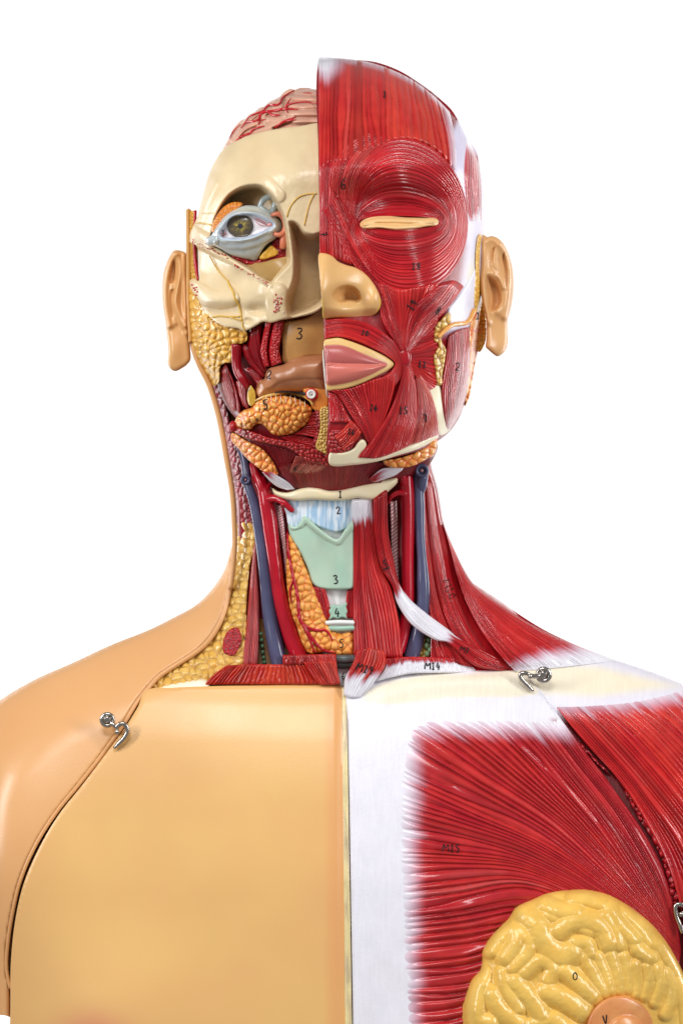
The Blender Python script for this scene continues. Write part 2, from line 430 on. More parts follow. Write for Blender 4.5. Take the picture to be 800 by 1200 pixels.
BODY = np.array([(12, 1240), (12, 1192), (-75, 1190), (-88, 1050), (-80, 930), (-50, 862), (0, 821), (40, 797), (85, 777), (130, 756), (175, 738), (205, 723),
  (230, 709), (249, 690), (263, 668), (271.6, 640), (275, 618), (272.8, 576), (267, 540), (259, 494), (246, 456), (234, 430), (232, 405), (300, 380), (480, 380), (500, 500),
  (502, 535), (507, 553), (512, 570), (516, 592), (519.5, 612), (530, 639), (543, 666), (557, 687), (590, 711), (638, 740), (680, 758), (720, 773), (765, 788), (800, 802), (850, 830), (885, 900), (900, 1000), (895, 1190), (806, 1190), (806, 1240)], float)
BODYX = BODY.copy()
BODYX[0] = (12, 1500); BODYX[1] = (-75, 1500); BODYX[2] = (-85, 1400); BODYX[-3] = (895, 1400); BODYX[-2] = (890, 1500); BODYX[-1] = (806, 1500)
BXS = smooth_poly(BODYX, 9)
_gx = np.arange(-130, 960, 4.); _gy = np.arange(370, 1330, 4.); _SD = sdf(*np.meshgrid(_gx, _gy), BXS)
def bsd(x, y):
    x = np.asarray(x, float); y = np.asarray(y, float)
    fx = np.clip((x + 130) / 4, 0, len(_gx) - 1.001); fy = np.clip((y - 370) / 4, 0, len(_gy) - 1.001)
    i = fx.astype(int); j = fy.astype(int); a = fx - i; b = fy - j
    return (_SD[j, i] * (1 - a) + _SD[j, i + 1] * a) * (1 - b) + (_SD[j + 1, i] * (1 - a) + _SD[j + 1, i + 1] * a) * b
def TF(x, y):
    sd = np.clip(bsd(x, y), 0, None)
    w = si(y, [560, 700, 800, 900], [105, 100, 80, 95])
    e = np.sqrt(np.clip(1 - (1 - np.clip(sd / w, 0, 1))**2, 0, 1))
    Dt = si(y, [560, 700, 780, 800, 830, 870, 950, 1050, 1240], [72, 70, 82, 88, 103, 120, 144, 164, 180])
    b = Dt * (1 - .42 * np.clip(np.abs(x - 402) / 400, 0, 1.5)**2.2)
    b += gs(x, y, -10, 1000, 75, 120, 42) + gs(x, y, 820, 1000, 75, 120, 42)
    b += gs(x, y, 130, 1200, 70, 75, 20) + gs(x, y, 680, 1200, 70, 75, 14) + gs(x, y, 200, 760, 60, 22, -8)
    return b * e
_tfc = {}
def grid_cache(f, step=4):
    gx = np.arange(-130, 960, step, float); gy = np.arange(40, 1320, step, float)
    X, Y = np.meshgrid(gx, gy); Z = f(X, Y)
    def g(x, y):
        fx = np.clip((x - gx[0]) / step, 0, len(gx) - 1.001); fy = np.clip((y - gy[0]) / step, 0, len(gy) - 1.001)
        i = fx.astype(int); j = fy.astype(int); a = fx - i; b = fy - j
        return (Z[j, i] * (1 - a) + Z[j, i + 1] * a) * (1 - b) + (Z[j + 1, i] * (1 - a) + Z[j + 1, i + 1] * a) * b
    return g
def off(f, k): return lambda x, y: f(x, y) + k
# ================================================================== BODY SHELL
# skin-coloured shell of torso and neck: seen at the shoulder on the left, sunk under everything laid into it
LIP = np.array([(221, 246), (221.5, 300), (222, 350), (225, 398), (233, 425), (246, 452), (257, 490), (266, 540), (272, 576), (274.5, 613),
  (275, 640), (272, 675), (266, 705), (259, 727), (246, 749), (230, 764), (205, 780), (186, 793), (174, 806), (160, 824), (143, 852), (118, 887),
  (92, 920), (66, 952), (42, 990), (24, 1032), (14, 1075), (9, 1110), (8, 1135), (12, 1158)], float)
LIPS = spline(LIP, 160)
vis = np.vstack([LIPS[20:], np.array([(12, 1250), (-130, 1250), (-130, 700), (180, 600), (210, 420)])])
def shellD(x, y):
    s = sstep(-1.5, 2, sdf(x, y, vis))
    return TF(x, y) - 22 * (1 - s)
def build_shell():
    P = smooth_poly(BODY, 4); P[:, 1] = np.minimum(P[:, 1], 1240)
    def c(x, y):
        s = sstep(-3, 0, sdf(x, y, vis))
        tint = sstep(700, 560, y) * .0
        base = mix(SKIN, lin(214, 150, 96), .25 * fbm(x * .012, y * .012, 2) + .18 * sstep(60, -40, x))
        deep = np.where((x > 395)[:, None], lin(92, 8, 14), lin(150, 96, 50))
        return mix(deep, base, s)
    step = 2.5
    ob = sheet('skin_shell', P, shellD, c, 'skin', step=step, thick=190, er=0, sm=False)
    # round the back of the shell: pull its back sheet in towards the rim
    me = ob.data; n = len(me.vertices); co = np.zeros(n * 3); me.vertices.foreach_get('co', co); co = co.reshape(-1, 3)
    d = -co[:, 1] / S; f = (CD - d) / CD; x = co[:, 0] / S / f + 400; y = 600 - co[:, 2] / S / f
    back = d < -60
    sd = np.clip(bsd(x, y), 0, None); e = np.sqrt(np.clip(1 - (1 - np.clip(sd / 110, 0, 1))**2, 0, 1))
    nd = -(95 * e) - 4
    d = np.where(back, nd, d)
    W = world(x, y, d); me.vertices.foreach_set('co', W.astype(np.float32).ravel()); me.update()
    return ob
shell = build_shell()
def build_core():
    nu, nv = 64, 40
    u = np.linspace(0, 2 * math.pi, nu, endpoint=False); v = np.linspace(.001, math.pi - .001, nv); VV, UU = np.meshgrid(v, u, indexing='ij')
    X = 394 + 158 * np.sin(VV) * np.cos(UU); Y = 300 - 172 * np.cos(VV)
    cz = np.sin(VV) * np.sin(UU)
    Dd = -55 + np.where(cz > 0, 125, 150) * cz
    V = np.stack([X, Y, Dd], -1).reshape(-1, 3); I = np.arange(nu * nv).reshape(nv, nu)
    F = np.stack([I[:-1], I[1:], np.roll(I[1:], -1, 1), np.roll(I[:-1], -1, 1)], -1).reshape(-1, 4)
    return merge('back_of_head', [(V, F, np.tile(SKIN, (len(V), 1)))], 'skin', None)
build_core()
# raised cut rim of the skin shell along the dissected edge
nl = len(LIPS)
tube('skin_rim', LIPS[:72], [3.2, 3.4, 3.6, 3.2, 3.], mix(SKIN, lin(205, 140, 80), .35), 'skin', d=(np.interp(np.linspace(0, 1, 72), [0, .35, .6, .75, 1], [22, 24, 34, 38, 42])), n=150)
tube('skin_rim', LIPS[71:], [3., 2.8, 2.6, 2.4, 2.], mix(SKIN, lin(205, 140, 80), .3), 'skin', d=TF(LIPS[71:, 0], LIPS[71:, 1]) - 1.0, n=170)

# ================================================================== CHEST
PLS = [(12.5, 1180), (13, 1130), (18, 1080), (28, 1036), (46, 994), (69, 955), (95, 922), (120, 889), (145, 855), (162, 828), (170, 811)]
plate_out = smooth_poly(q('p', [(171, 809), (200, 806), (250, 804), (320, 803), (380, 801), (396, 801), (401, 806), (402.5, 850), (403.5, 910), (404.5, 970), (405.5, 1030), (406.2, 1090), (407, 1150), (407.6, 1200), (408, 1242), (360, 1242), (300, 1242), (220, 1242), (150, 1242), (80, 1242), (11, 1242), (11.5, 1215)] + PLS[:-1]), 3)
def plD(x, y): return TF(x, y) + 4 - 3 * sstep(6, 0, y - 801)**2 - 3 * sstep(-12, 0, x - 403)
pl = sheet('chest_skin_plate', plate_out, plD, lambda x, y: mix(mix(mix(lin(229, 182, 114), lin(225, 171, 112), np.clip(fbm(x * .01, y * .01, 3) * 1.3 - .35, 0, 1)), lin(226, 158, 100), sstep(378, 392, x + 4 * fbm(x * .1, y * .01)) * .6), lin(214, 132, 104), np.exp(-((x - 108) / 42)**2 - ((y - 1208) / 24)**2) * .7),
      'skin', step=2., thick=12, er=1.6, sm=False)
# strip between the two halves of the chest plate
sheet('plate_seam', q('p', [(400, 806), (406, 804), (409, 1000), (413, 1242), (404, 1242), (402, 1000)]), off(TF, 1.5), lambda x, y: mix(lin(222, 204, 150), lin(196, 176, 140), sstep(.4, .8, fbm(x * .3, y * .03))), 'tissue', step=1., thick=8, er=1, sm=False)
mus_out = [(406, 803), (430, 797), (470, 789), (520, 785.5), (590, 785), (612, 786), (622, 797), (640, 818), (662, 852), (686, 882), (706, 907), (726, 935), (745, 962), (762, 990), (776, 1018), (786, 1050), (792, 1080), (796, 1102), (797, 1118), (792, 1140), (790, 1165), (797, 1200), (800, 1242), (700, 1242), (600, 1242), (500, 1242), (414, 1242), (413.4, 1200), (412.6, 1150), (411.5, 1090), (410.5, 1030), (409.5, 970), (408.4, 910), (407, 850)]
def muD(x, y):
    cl = 3.2 * np.exp(-(nearest(x, y, np.array([(450, 812), (490, 803), (545, 800), (625, 804.)]), False)[0] / 13)**2)
    return TF(x, y) + 3 + cl - 10 * sstep(16, 0, y - np.interp(x, [405, 470, 600], [803, 788, 785]))**2
def mucol(x, y):
    n = fbm(x * .04, y * .04, 8)
    sh = sstep(0, 7, sdf(x, y, smooth_poly(q('H', [(40, 240), (75, 205), (110, 190), (170, 176), (300, 170), (425, 166), (470, 225), (430, 238), (250, 246), (60, 256)]))) + (n - .5) * 6)
    c = mix(mix(WHT, lin(232, 230, 240), n), CREAM, sh * .85)
    sx = np.interp(y, [840, 852, 882, 907, 935, 962, 990, 1018, 1050, 1080, 1102], [655, 662, 686, 706, 726, 745, 762, 776, 786, 792, 796])
    return mix(c, lin(150, 16, 28), sstep(-16, -9, x - sx) * sstep(838, 850, y))
mp = sheet('chest_muscle_plate', smooth_poly(np.array(mus_out, float), 3), muD, mucol, 'white', step=1.8, thick=14, er=4, sm=False)
pc = [[(497, 262), (572, 366), (652, 472), (722, 582), (768, 696), (789, 806)], [(450, 266), (545, 385), (645, 515), (735, 665), (788, 808)], [(390, 270), (505, 395), (620, 535), (722, 690), (788, 811)],
      [(270, 272), (420, 390), (570, 540), (692, 690), (788, 815)], [(150, 285), (330, 400), (520, 535), (674, 692), (789, 820)],
      [(115, 390), (290, 475), (480, 565), (655, 700), (790, 826)], [(108, 480), (270, 532), (450, 595), (640, 712), (790, 832)],
      [(108, 580), (260, 590), (430, 622), (640, 728), (791, 838)], [(112, 670), (270, 660), (440, 660), (640, 748), (791, 845)],
      [(118, 760), (280, 745), (450, 720), (640, 775), (791, 852)], [(122, 850), (280, 835), (450, 795), (640, 815), (790, 858)],
      [(130, 950), (290, 935), (450, 890), (640, 870), (789, 866)], [(135, 1080), (290, 1065), (450, 1020), (640, 940), (785, 885)]]
def pwhite(U, T, hh, x, y):
    hx = (x - 400) * 2; hy = (y - 700) * 2
    a = sstep(204, 132, hx + (hh - .5) * 16)                      # medial border
    b = sstep(345, 275, hy + (hh - .5) * 20 - np.clip(hx - 300, 0, 300) * .02)
    return np.maximum(a, b)
loft('pectoral_muscle', [q('H', c) for c in pc], muD, lift=.2, nf=60, amp=5.5, wob=.75, tl=2.6, white=pwhite, er=1.0, sink=(1.2, 0), er_end=False, thick=3, nt=120, parent=mp, r1=lin(168, 30, 42), r2=lin(196, 48, 46))
# right shoulder
sh_out = [(604, 787), (612, 772), (640, 768), (680, 760), (720, 773), (765, 788), (800, 802), (850, 830), (884, 900), (898, 1000), (893, 1188), (840, 1190), (806, 1180), (790, 1120), (775, 1060), (752, 1000), (712, 930), (664, 860), (628, 808), (610, 790)]
def shD(x, y): return TF(x, y) - 2 - 8 * sstep(8, -6, sdf(x, y, SHP) - 10) * 0
SHP = smooth_poly(np.array(sh_out, float))
def shcol(x, y):
    up = sstep(-3, 10, (y - np.interp(x, [600, 700, 800, 850], [772, 778, 802, 832]))) * sstep(8, -6, y - np.interp(x, [600, 640, 700, 800, 860], [806, 812, 815, 802, 830]))
    c = mix(mix(WHT, lin(228, 224, 236), fbm(x * .05, y * .05)), CREAM, up * .9)
    return mix(c, lin(120, 10, 20), sstep(834, 850, y + (x < 650) * 8))
shl = sheet('shoulder_fascia', sh_out, lambda x, y: TF(x, y) - 7 * sstep(822, 850, y), shcol, 'white', step=2, thick=10, er=3)
dc = [[(490, 243), (565, 335), (650, 430), (722, 545), (768, 640), (800, 760), (815, 900)],
      [(540, 243), (620, 325), (730, 455), (820, 580), (880, 760), (900, 900)],
      [(620, 232), (720, 330), (840, 480), (930, 640), (970, 900)],
      [(720, 222), (810, 310), (910, 440), (975, 640)],
      [(810, 200), (880, 270), (950, 380), (985, 540)]]
def dwhite(U, T, hh, x, y):
    ln = np.interp(x, [640, 690, 740, 800, 860], [818, 822, 820, 808, 822])
    return sstep(ln + 22, ln - 8, y + (hh - .5) * 9)
def dD(x, y): return TF(x, y) + 1 + 0 * x
dl = loft('deltoid_muscle', [q('H', c) for c in dc], dD, lift=.5, nf=30, amp=5, wob=.6, tl=2.6, white=dwhite, er=2, sink=(3, 0), er_end=False, thick=4, nt=110, parent=shl, r1=lin(176, 24, 34), r2=lin(208, 54, 44))
# pebbled muscle seen in the gap beside the plate
gp = q('Y', [(0, 70), (60, 170), (150, 265), (230, 350), (330, 460), (400, 590), (470, 700), (520, 820), (550, 960), (600, 1010), (640, 1200), (680, 1200), (660, 900), (600, 790), (540, 720), (500, 640), (440, 560), (370, 460), (250, 350), (150, 240), (60, 130), (10, 60)])
gp[13:, 0] -= 9
sheet('shoulder_cut_muscle', gp, pebble(off(TF, -1.5), 9.5, 5.0, 3, 1.3, -.9), pebcol(lin(150, 10, 24), lin(182, 22, 34), lin(104, 2, 14), 9.5, 3, 1.3, -.9), 'tissue', step=1.1, thick=12, er=2)

# ------------------------------------------------------------------ mammary gland
GO = q('I', [(62, 620), (58, 520), (75, 460), (92, 420), (122, 385), (125, 330), (150, 285), (185, 245), (215, 215), (240, 180), (300, 150), (350, 130), (400, 122), (480, 120), (560, 140), (640, 190), (710, 250), (760, 320), (800, 400), (850, 520), (860, 690), (70, 690)])
GP = smooth_poly(GO)
gw = [([(250, 190), (300, 228), (330, 290), (390, 345), (425, 335)], 30), ([(330, 165), (385, 190), (440, 195)], 22), ([(430, 150), (480, 150), (530, 165)], 18),
 ([(385, 262), (420, 235), (485, 225), (530, 255), (552, 300)], 25), ([(155, 320), (185, 270), (228, 248), (240, 290), (205, 350)], 23), ([(250, 255), (285, 300), (270, 350), (230, 385)], 20),
 ([(125, 400), (108, 480), (110, 560), (150, 570)], 24), ([(155, 470), (190, 530), (250, 575)], 22), ([(235, 430), (290, 490), (330, 550)], 24), ([(190, 400), (200, 440), (250, 520)], 18),
 ([(270, 400), (325, 360), (365, 385), (350, 425)], 20), ([(345, 465), (400, 490), (465, 530)], 26), ([(405, 395), (440, 425), (500, 480)], 22), ([(440, 300), (480, 305), (490, 335)], 18),
 ([(470, 350), (500, 400), (535, 465)], 16), ([(515, 345), (540, 400), (560, 460)], 14), ([(560, 340), (580, 400), (590, 455)], 15), ([(600, 345), (612, 400), (618, 455)], 14),
 ([(640, 375), (645, 420), (645, 470)], 14), ([(680, 380), (685, 430), (670, 480)], 14), ([(715, 385), (725, 440), (705, 500)], 15), ([(755, 400), (765, 470), (740, 540)], 16),
 ([(560, 180), (590, 235), (640, 290)], 20), ([(540, 205), (575, 260), (590, 310)], 17), ([(610, 190), (660, 240), (700, 300)], 19), ([(650, 320), (690, 350)], 20), ([(625, 265), (640, 310)], 16),
 ([(725, 305), (755, 350), (785, 400)], 17), ([(790, 430), (810, 500), (820, 580)], 20), ([(300, 580), (360, 560), (420, 600)], 22), ([(150, 625), (220, 620), (300, 640)], 22), ([(330, 640), (420, 650)], 22), ([(455, 250), (495, 265)], 14), ([(200, 215), (230, 205)], 16), ([(95, 600), (85, 660)], 16), ([(370, 215), (340, 200)], 14)]
GW = [(spline(q('I', w), 12), r / 2.857 * 1.25) for w, r in gw]
def glD(x, y):
    sd = np.clip(sdf(x, y, GP), 0, None)
    b = muD(x, y) + 30 * np.sqrt(np.clip(1 - (1 - np.clip(sd / 46, 0, 1))**2, 0, 1))
    h = np.zeros_like(x)
    for w, r in GW: h = np.maximum(h, ridge(x, y, w, r * 1.28, 1.)**1.7 * min(7.5, r * .7))
    h = h + np.abs(fbm(x * .09, y * .09, 5) - .5) * 2
    return b + h
def glcol(x, y): return mix(lin(234, 194, 100), lin(230, 180, 82), fbm(x * .06, y * .06, 3))
gl = sheet('mammary_gland', GO, glD, glcol, 'fat', step=1.0, thick=26, er=7)
AO = [(I_[0], I_[1]) for I_ in [(726 + 39 * math.cos(a), 1207 + 40 * math.sin(a)) for a in np.linspace(0, 2 * math.pi, 26)[:-1]]]
def arD(x, y):
    r = np.hypot(x - 726, y - 1207)
    return muD(x, y) + 38 + 5 * np.sqrt(np.clip(1 - (r / 41)**2, 0, 1)) + 7 * np.sqrt(np.clip(1 - (np.hypot(x - 733, y - 1212) / 22)**2, 0, 1))
sheet('areola', AO, arD, lambda x, y: mix(lin(226, 160, 96), lin(210, 126, 74), fbm(x * .1, y * .1)), 'fat', step=1.2, thick=8, er=3, parent=gl)

# ================================================================== NECK, right side of the photo
mask = lambda a0, a1, s=0: (lambda U, T, hh, x, y: 0 * U)
def Wt(t0, w=.06, j=.06, hi=False):
    """white beyond (hi) or before t0 along the fibre with a ragged border"""
    if hi: return lambda U, T, hh, x, y: sstep(t0 - w, t0 + w, T + (hh - .5) * 2 * j)
    return lambda U, T, hh, x, y: sstep(t0 + w, t0 - w, T + (hh - .5) * 2 * j)
tz = [q('X', c) for c in [[(68, -20), (90, 60), (150, 270), (235, 440), (330, 560), (375, 605)], [(69, -20), (96, 60), (170, 260), (270, 420), (370, 530), (450, 600)],
      [(70, -20), (101, 60), (190, 260), (310, 390), (450, 500), (560, 590)], [(70, -20), (106, 70), (200, 250), (340, 360), (540, 480), (690, 575)], [(71, -24), (108, 70), (198, 232), (330, 322), (500, 430), (650, 500), (800, 562)]]]
def tzw(U, T, hh, x, y):
    ln = np.interp(x, [600, 640, 680, 720], [790, 776, 769, 768]); return sstep(ln - 20, ln + 2, y + (hh - .5) * 8)
def tzD(x, y):
    return np.maximum(TF(x, y), 0) + 3
loft('trapezius_muscle', tz, tzD, lift=0, nf=34, amp=2.6, wob=.9, tl=5, white=tzw, er=1.5, thick=10, nt=100, bulge=3, sink=(0, 5), er_end=False)
def NR(x, y): return np.maximum(TF(x, y) - 6, 0)
nsm = q('p', [(486, 520), (502, 537), (507, 553), (512, 570), (516, 592), (519.5, 612), (530, 639), (543, 666), (557, 687), (585, 709), (585, 730), (610, 790), (512, 790), (505, 720), (494, 640)])
sheet('neck_side_muscle', nsm, lambda x, y: TF(x, y) - 8 * sstep(0, 14, bsd(x, y)), lambda x, y: mix(lin(140, 10, 22), lin(170, 30, 34), fbm(x * .3, y * .03)), 'muscle', step=1.2, thick=24, er=1)
# fold at the edge of the trapezius
tube('trapezius_fold', q('X', [(202, 238), (250, 275), (300, 310), (360, 352), (412, 392)]), [1.2, 2.2, 2.6, 2., 1.], lambda x, y: mix(lin(215, 150, 150), lin(238, 225, 225), fbm(x * .2, y * .2)), 'tissue', d=[4, 4, 4, 4, 4])
loft('levator_muscle', [q('X', c) for c in [[(22, -150), (45, 0), (75, 160), (120, 330), (190, 480), (262, 590)], [(38, -150), (68, 0), (105, 160), (165, 330), (260, 480), (345, 590)]]], NR, lift=-6, nf=7, amp=2.2, er=5, thick=10, bulge=1, r1=lin(128, 6, 18), r2=lin(160, 18, 26))
sc_a = [q('X', c) for c in [[(-10, -200), (0, -60), (15, 100), (52, 300), (110, 450), (200, 560)], [(22, -200), (40, -60), (68, 100), (118, 300), (190, 450), (290, 580)]]]
loft('scalene_muscle', sc_a, NR, lift=3, nf=11, amp=2., er=4, thick=12, bulge=3)
sc_b = [q('X', c) for c in [[(-40, -240), (-30, -60), (-20, 150), (5, 350), (50, 480), (100, 570)], [(-8, -240), (2, -60), (20, 120), (60, 330), (120, 470), (200, 590)]]]
loft('scalene_muscle', sc_b, NR, lift=2, nf=10, amp=2., er=4, thick=12, bulge=3)
loft('scalene_muscle', [q('F', c) for c in [[(395, 130), (400, 300), (405, 600), (425, 700), (440, 775)], [(408, 60), (420, 300), (440, 560), (490, 680), (560, 790)]]], NR, lift=0, nf=8, amp=1.8, er=4, thick=12, bulge=2)
# fat and green node patch low between vein and muscle
sheet('neck_fat_pad', q('F', [(385, 640), (420, 680), (450, 770), (370, 775), (360, 700)]), pebble(off(NK, -8), 8, 3, 2), pebcol(lin(226, 180, 80), lin(235, 196, 100), lin(160, 120, 40), 8, 2), 'fat', step=1, thick=8)
merge('lymph_nodes', [blob(*(list(q('F', [(a, b)])[0]) + [NK(np.array(q('F', [(a, b)])[0][0]), np.array(q('F', [(a, b)])[0][1])) - 2]), r, r * 1.3, 4, lin(96, 122, 84)) for a, b, r in [(405, 700, 3), (400, 722, 3.4), (412, 740, 3.4), (400, 755, 3), (425, 758, 3)]], 'vessel', None)
# deep bed of the neck between the vessels
sheet('neck_bed', q('p', [(276, 520), (330, 515), (470, 515), (500, 540), (503, 600), (512, 700), (540, 780), (470, 785), (400, 800), (300, 785), (283, 700), (278, 600)]), lambda x, y: NK(x, y) - 20, lambda x, y: mix(lin(120, 8, 18), lin(150, 20, 26), fbm(x * .1, y * .1)), 'tissue', step=2, thick=10, er=2)
VEIN = lin(88, 90, 120); ART = lin(168, 8, 32)
vcol = lambda x, y: mix(VEIN, lin(72, 72, 104), fbm(x * .08, y * .05, 2))
acol = lambda x, y: mix(ART, lin(186, 18, 40), fbm(x * .1, y * .05, 4))
def ring(cx, cy, cd, r, rt, col, nseg=28, tilt=0.):
    a = np.linspace(0, 2 * math.pi, nseg, endpoint=False)
    return tube('', np.stack([cx + r * np.cos(a), cy + r * np.sin(a)], 1), rt, col, d=cd + tilt * np.cos(a), closed=True, n=nseg * 2 + 1, build=False)
tube('carotid_artery', q('F', [(322, 0), (320, 70), (325, 200), (325, 400), (325, 560), (312, 660), (290, 745)]), [7.5, 8.5, 7.6, 7, 7, 7, 7], acol, d=[55, 64, 66, 66, 66, 66, 70], seg=20)
ca_r = bpy.data.objects['carotid_artery']
tube('artery_branch', q('F', [(318, 130), (290, 125), (262, 140), (246, 165)]), [4.5, 3.2, 2.6, 2.2], acol, d=[70, 72, 72, 66], parent=ca_r, seg=14)
tube('artery_branch', q('F', [(318, 110), (308, 70), (304, 30), (306, 5)]), [5, 4, 3.6, 3.4], acol, d=[66, 72, 72, 66], parent=ca_r, seg=14)
tube('jugular_vein', q('F', [(362, -20), (368, 0), (366, 60), (368, 150), (374, 300), (384, 450), (384, 570), (362, 690), (338, 770)]), [5, 6, 7, 5.5, 5.6, 7.5, 7.5, 8.5, 9], vcol, d=[52, 56, 62, 62, 64, 64, 64, 64, 64], seg=20)
ju = bpy.data.objects['jugular_vein']
c0 = q('F', [(380, 38)])[0]
def cut_end(cx, cy, cd, par, r=6.2):
    merge('cut_end', [ring(cx, cy, cd, r, 2.1, vcol), blob(cx, cy, cd - 3.5, r, r, 4, VEIN * .5), blob(cx, cy, cd - 1.2, r * .38, r * .38, 2.2, lin(190, 120, 120))], 'vessel', par)
cut_end(c0[0], c0[1], 72, ju)
tube('vein_stub', q('F', [(384, 60), (380, 90), (370, 130)]), [6.5, 6.5, 5], vcol, d=[66, 65, 60], parent=ju, seg=16)
# braided strip
def braid(name, cs, fld, lift, k):
    def bc(U, T, fid, x, y):
        z = .5 + .5 * np.sin(2 * math.pi * (T * k + U * 1.2)); return mix(lin(190, 60, 70), lin(238, 222, 222), sstep(.3, .7, z))
    loft(name, cs, fld, lift=lift, nf=2, amp=.6, cross=(4.2, 1.6, .9), col=bc, mat='tissue', er=2, thick=5, ups=8, wob=.1)
braid('sympathetic_trunk', [q('F', c) for c in [[(254, 160), (258, 260), (262, 380), (268, 470)], [(282, 155), (286, 260), (287, 380), (290, 470)]]], off(NK, -6), 0, 22)
st = [q('F', c) for c in [[(103, 150), (110, 250), (112, 480), (112, 640), (114, 762)], [(145, 148), (152, 250), (165, 480), (190, 640), (210, 768)], [(186, 143), (194, 240), (213, 400), (262, 500), (290, 620), (306, 768)]]]
loft('sternohyoid_muscle', st, NK, lift=11, nf=15, amp=2.4, white=Wt(.13, .035, .025), er=3, thick=14, nt=90)
om = [q('F', c) for c in [[(190, 150), (196, 290), (222, 420), (264, 490), (285, 560), (340, 640), (430, 700), (480, 712), (585, 800), (690, 822)],
      [(222, 125), (222, 290), (247, 410), (275, 480), (310, 548), (370, 615), (460, 685), (500, 700), (620, 780), (720, 815)],
      [(246, 108), (250, 280), (274, 400), (290, 470), (330, 535), (400, 597), (485, 660), (520, 690), (640, 750), (748, 806)]]]
def omw(U, T, hh, x, y):
    t = T + (hh - .5) * .05; return sstep(.405, .44, t) * sstep(.735, .69, t)
loft('omohyoid_muscle', om, lambda x, y: NK(x, y) + 8 * sstep(470, 560, x), lift=16, nf=9, amp=2.2, white=omw, er=4, thick=9, nt=110, bulge=3)
# sternal heads on the plate
loft('sternomastoid_head', [q('L', c) for c in [[(168, 98), (150, 160), (108, 240), (98, 330)], [(240, 84), (215, 160), (165, 250), (130, 345)], [(312, 104), (322, 165), (262, 262), (190, 345)]]], off(NK, 0), lift=20, nf=12, amp=2.2, white=Wt(.55, .12, .14, True), er=3, thick=16, nt=50, bulge=4, r1=lin(186, 26, 30), r2=lin(214, 70, 48))
loft('sternomastoid_head', [q('L', c) for c in [[(316, 140), (318, 175), (300, 215), (262, 262)], [(440, 132), (440, 165), (440, 190), (440, 222)], [(600, 136), (604, 165), (606, 190), (610, 216)], [(745, 142), (765, 165), (780, 190), (800, 214)]]], off(NK, 4), lift=10, nf=36, amp=1.6, white=Wt(.3, .12, .1, True), er=2.5, thick=14, nt=30)

# ================================================================== NECK, left side of the photo
def NL(x, y): return TF(x, y) * sstep(225, 330, x) * 0 + np.minimum(TF(x, y), 200) - 7
def NLn(x, y):
    # neck form that keeps following the shell outwards
    return np.where(x < 300, TF(x, y) - 8, NK(x, y) - 4 + (TF(300 + 0 * x, y) - 8 - NK(300 + 0 * x, y) + 4) * sstep(360, 300, x))
mar = q('p', [(235, 428), (249, 440), (258, 450), (268, 490), (273, 511), (285, 538), (287, 565), (295, 611), (290, 615), (278, 613.5), (275, 600), (272, 575), (266, 540), (257, 490), (246, 454), (236, 436)])
sheet('neck_cut_muscle', mar, pebble(NLn, 8.5, 3.2, 21, .75, .25), pebcol(lin(150, 40, 56), lin(168, 62, 72), lin(120, 16, 34), 8.5, 21, .75, .25), 'tissue', step=1, thick=14, er=1.5)
yf = q('p', [(276, 615), (296, 613.5), (298, 640), (293, 660), (289, 706), (286, 780), (268, 786), (240, 800), (200, 806), (176, 805.5), (187, 794), (207, 781), (232, 765), (247, 750), (260, 727), (267, 705), (273, 676), (276, 645)])
sheet('neck_fat', yf, pebble(NLn, 9.0, 3.4, 5, 1.15, .5), pebcol(lin(226, 186, 100), lin(216, 168, 78), lin(186, 132, 56), 9.0, 5, 1.15, .5, edge=.85), 'fat', step=1, thick=14, er=1.5)
ov = q('E', [(130, 930), (138, 870), (165, 832), (200, 822), (220, 845), (222, 885), (205, 940), (180, 962), (145, 955)])
sheet('cut_muscle_oval', ov, pebble(off(NLn, 4), 4.5, 1.8, 3), pebcol(lin(166, 16, 30), lin(182, 34, 40), lin(110, 4, 16), 4.5, 3), 'tissue', step=.8, thick=6, er=2)
loft('scalene_muscle', [q('E', c) for c in [[(285, 400), (268, 560), (250, 780), (235, 920), (228, 1015)], [(290, 400), (285, 560), (280, 780), (270, 920), (266, 1015)], [(296, 400), (304, 560), (312, 720), (308, 880), (302, 1015)]]], NLn, lift=3, nf=9, amp=1.8, er=3, thick=10, bulge=3, r1=lin(164, 40, 46), r2=lin(190, 70, 66))
merge('lymph_nodes', [blob(*(list(q('E', [(a, b)])[0]) + [58]), 2.6, 3.0, 4, lin(96, 138, 100)) for a, b in [(318, 855), (322, 885), (326, 915), (328, 945), (332, 972), (336, 995)]], 'vessel', None)
tube('jugular_vein', q('E', [(205, -120), (236, -20), (246, 40), (250, 100), (285, 210), (318, 380), (340, 560), (362, 760), (392, 920), (412, 1010)]), [5.5, 5.5, 5.5, 6.2, 7.2, 7.2, 7.6, 8.5, 9, 9.5], vcol, d=[40, 46, 50, 54, 58, 60, 62, 62, 66, 66], seg=20)
jl = [o for o in bpy.data.objects if o.name.startswith('jugular_vein')][-1]
c1 = q('E', [(243, 94)])[0]; cut_end(c1[0], c1[1], 61, jl, 4.2)
tube('carotid_artery', q('E', [(318, 90), (338, 160), (348, 210), (362, 300), (385, 480), (415, 680), (462, 850), (512, 970)]), [7, 9, 9, 8, 7.8, 8.5, 9.5, 10.5], acol, d=[62, 66, 68, 68, 70, 70, 70, 70], seg=20)
cl_ = [o for o in bpy.data.objects if o.name.startswith('carotid_artery')][-1]
tube('artery_branch', q('E', [(282, 15), (292, 60), (315, 110), (338, 170)]), [5.2, 5.2, 6, 6], acol, d=[54, 60, 66, 68], parent=cl_, seg=14)
tube('artery_branch', q('E', [(372, 110), (352, 128), (342, 165)]), [1.5, 3.4, 5], acol, d=[66, 68, 69], parent=cl_, seg=12)
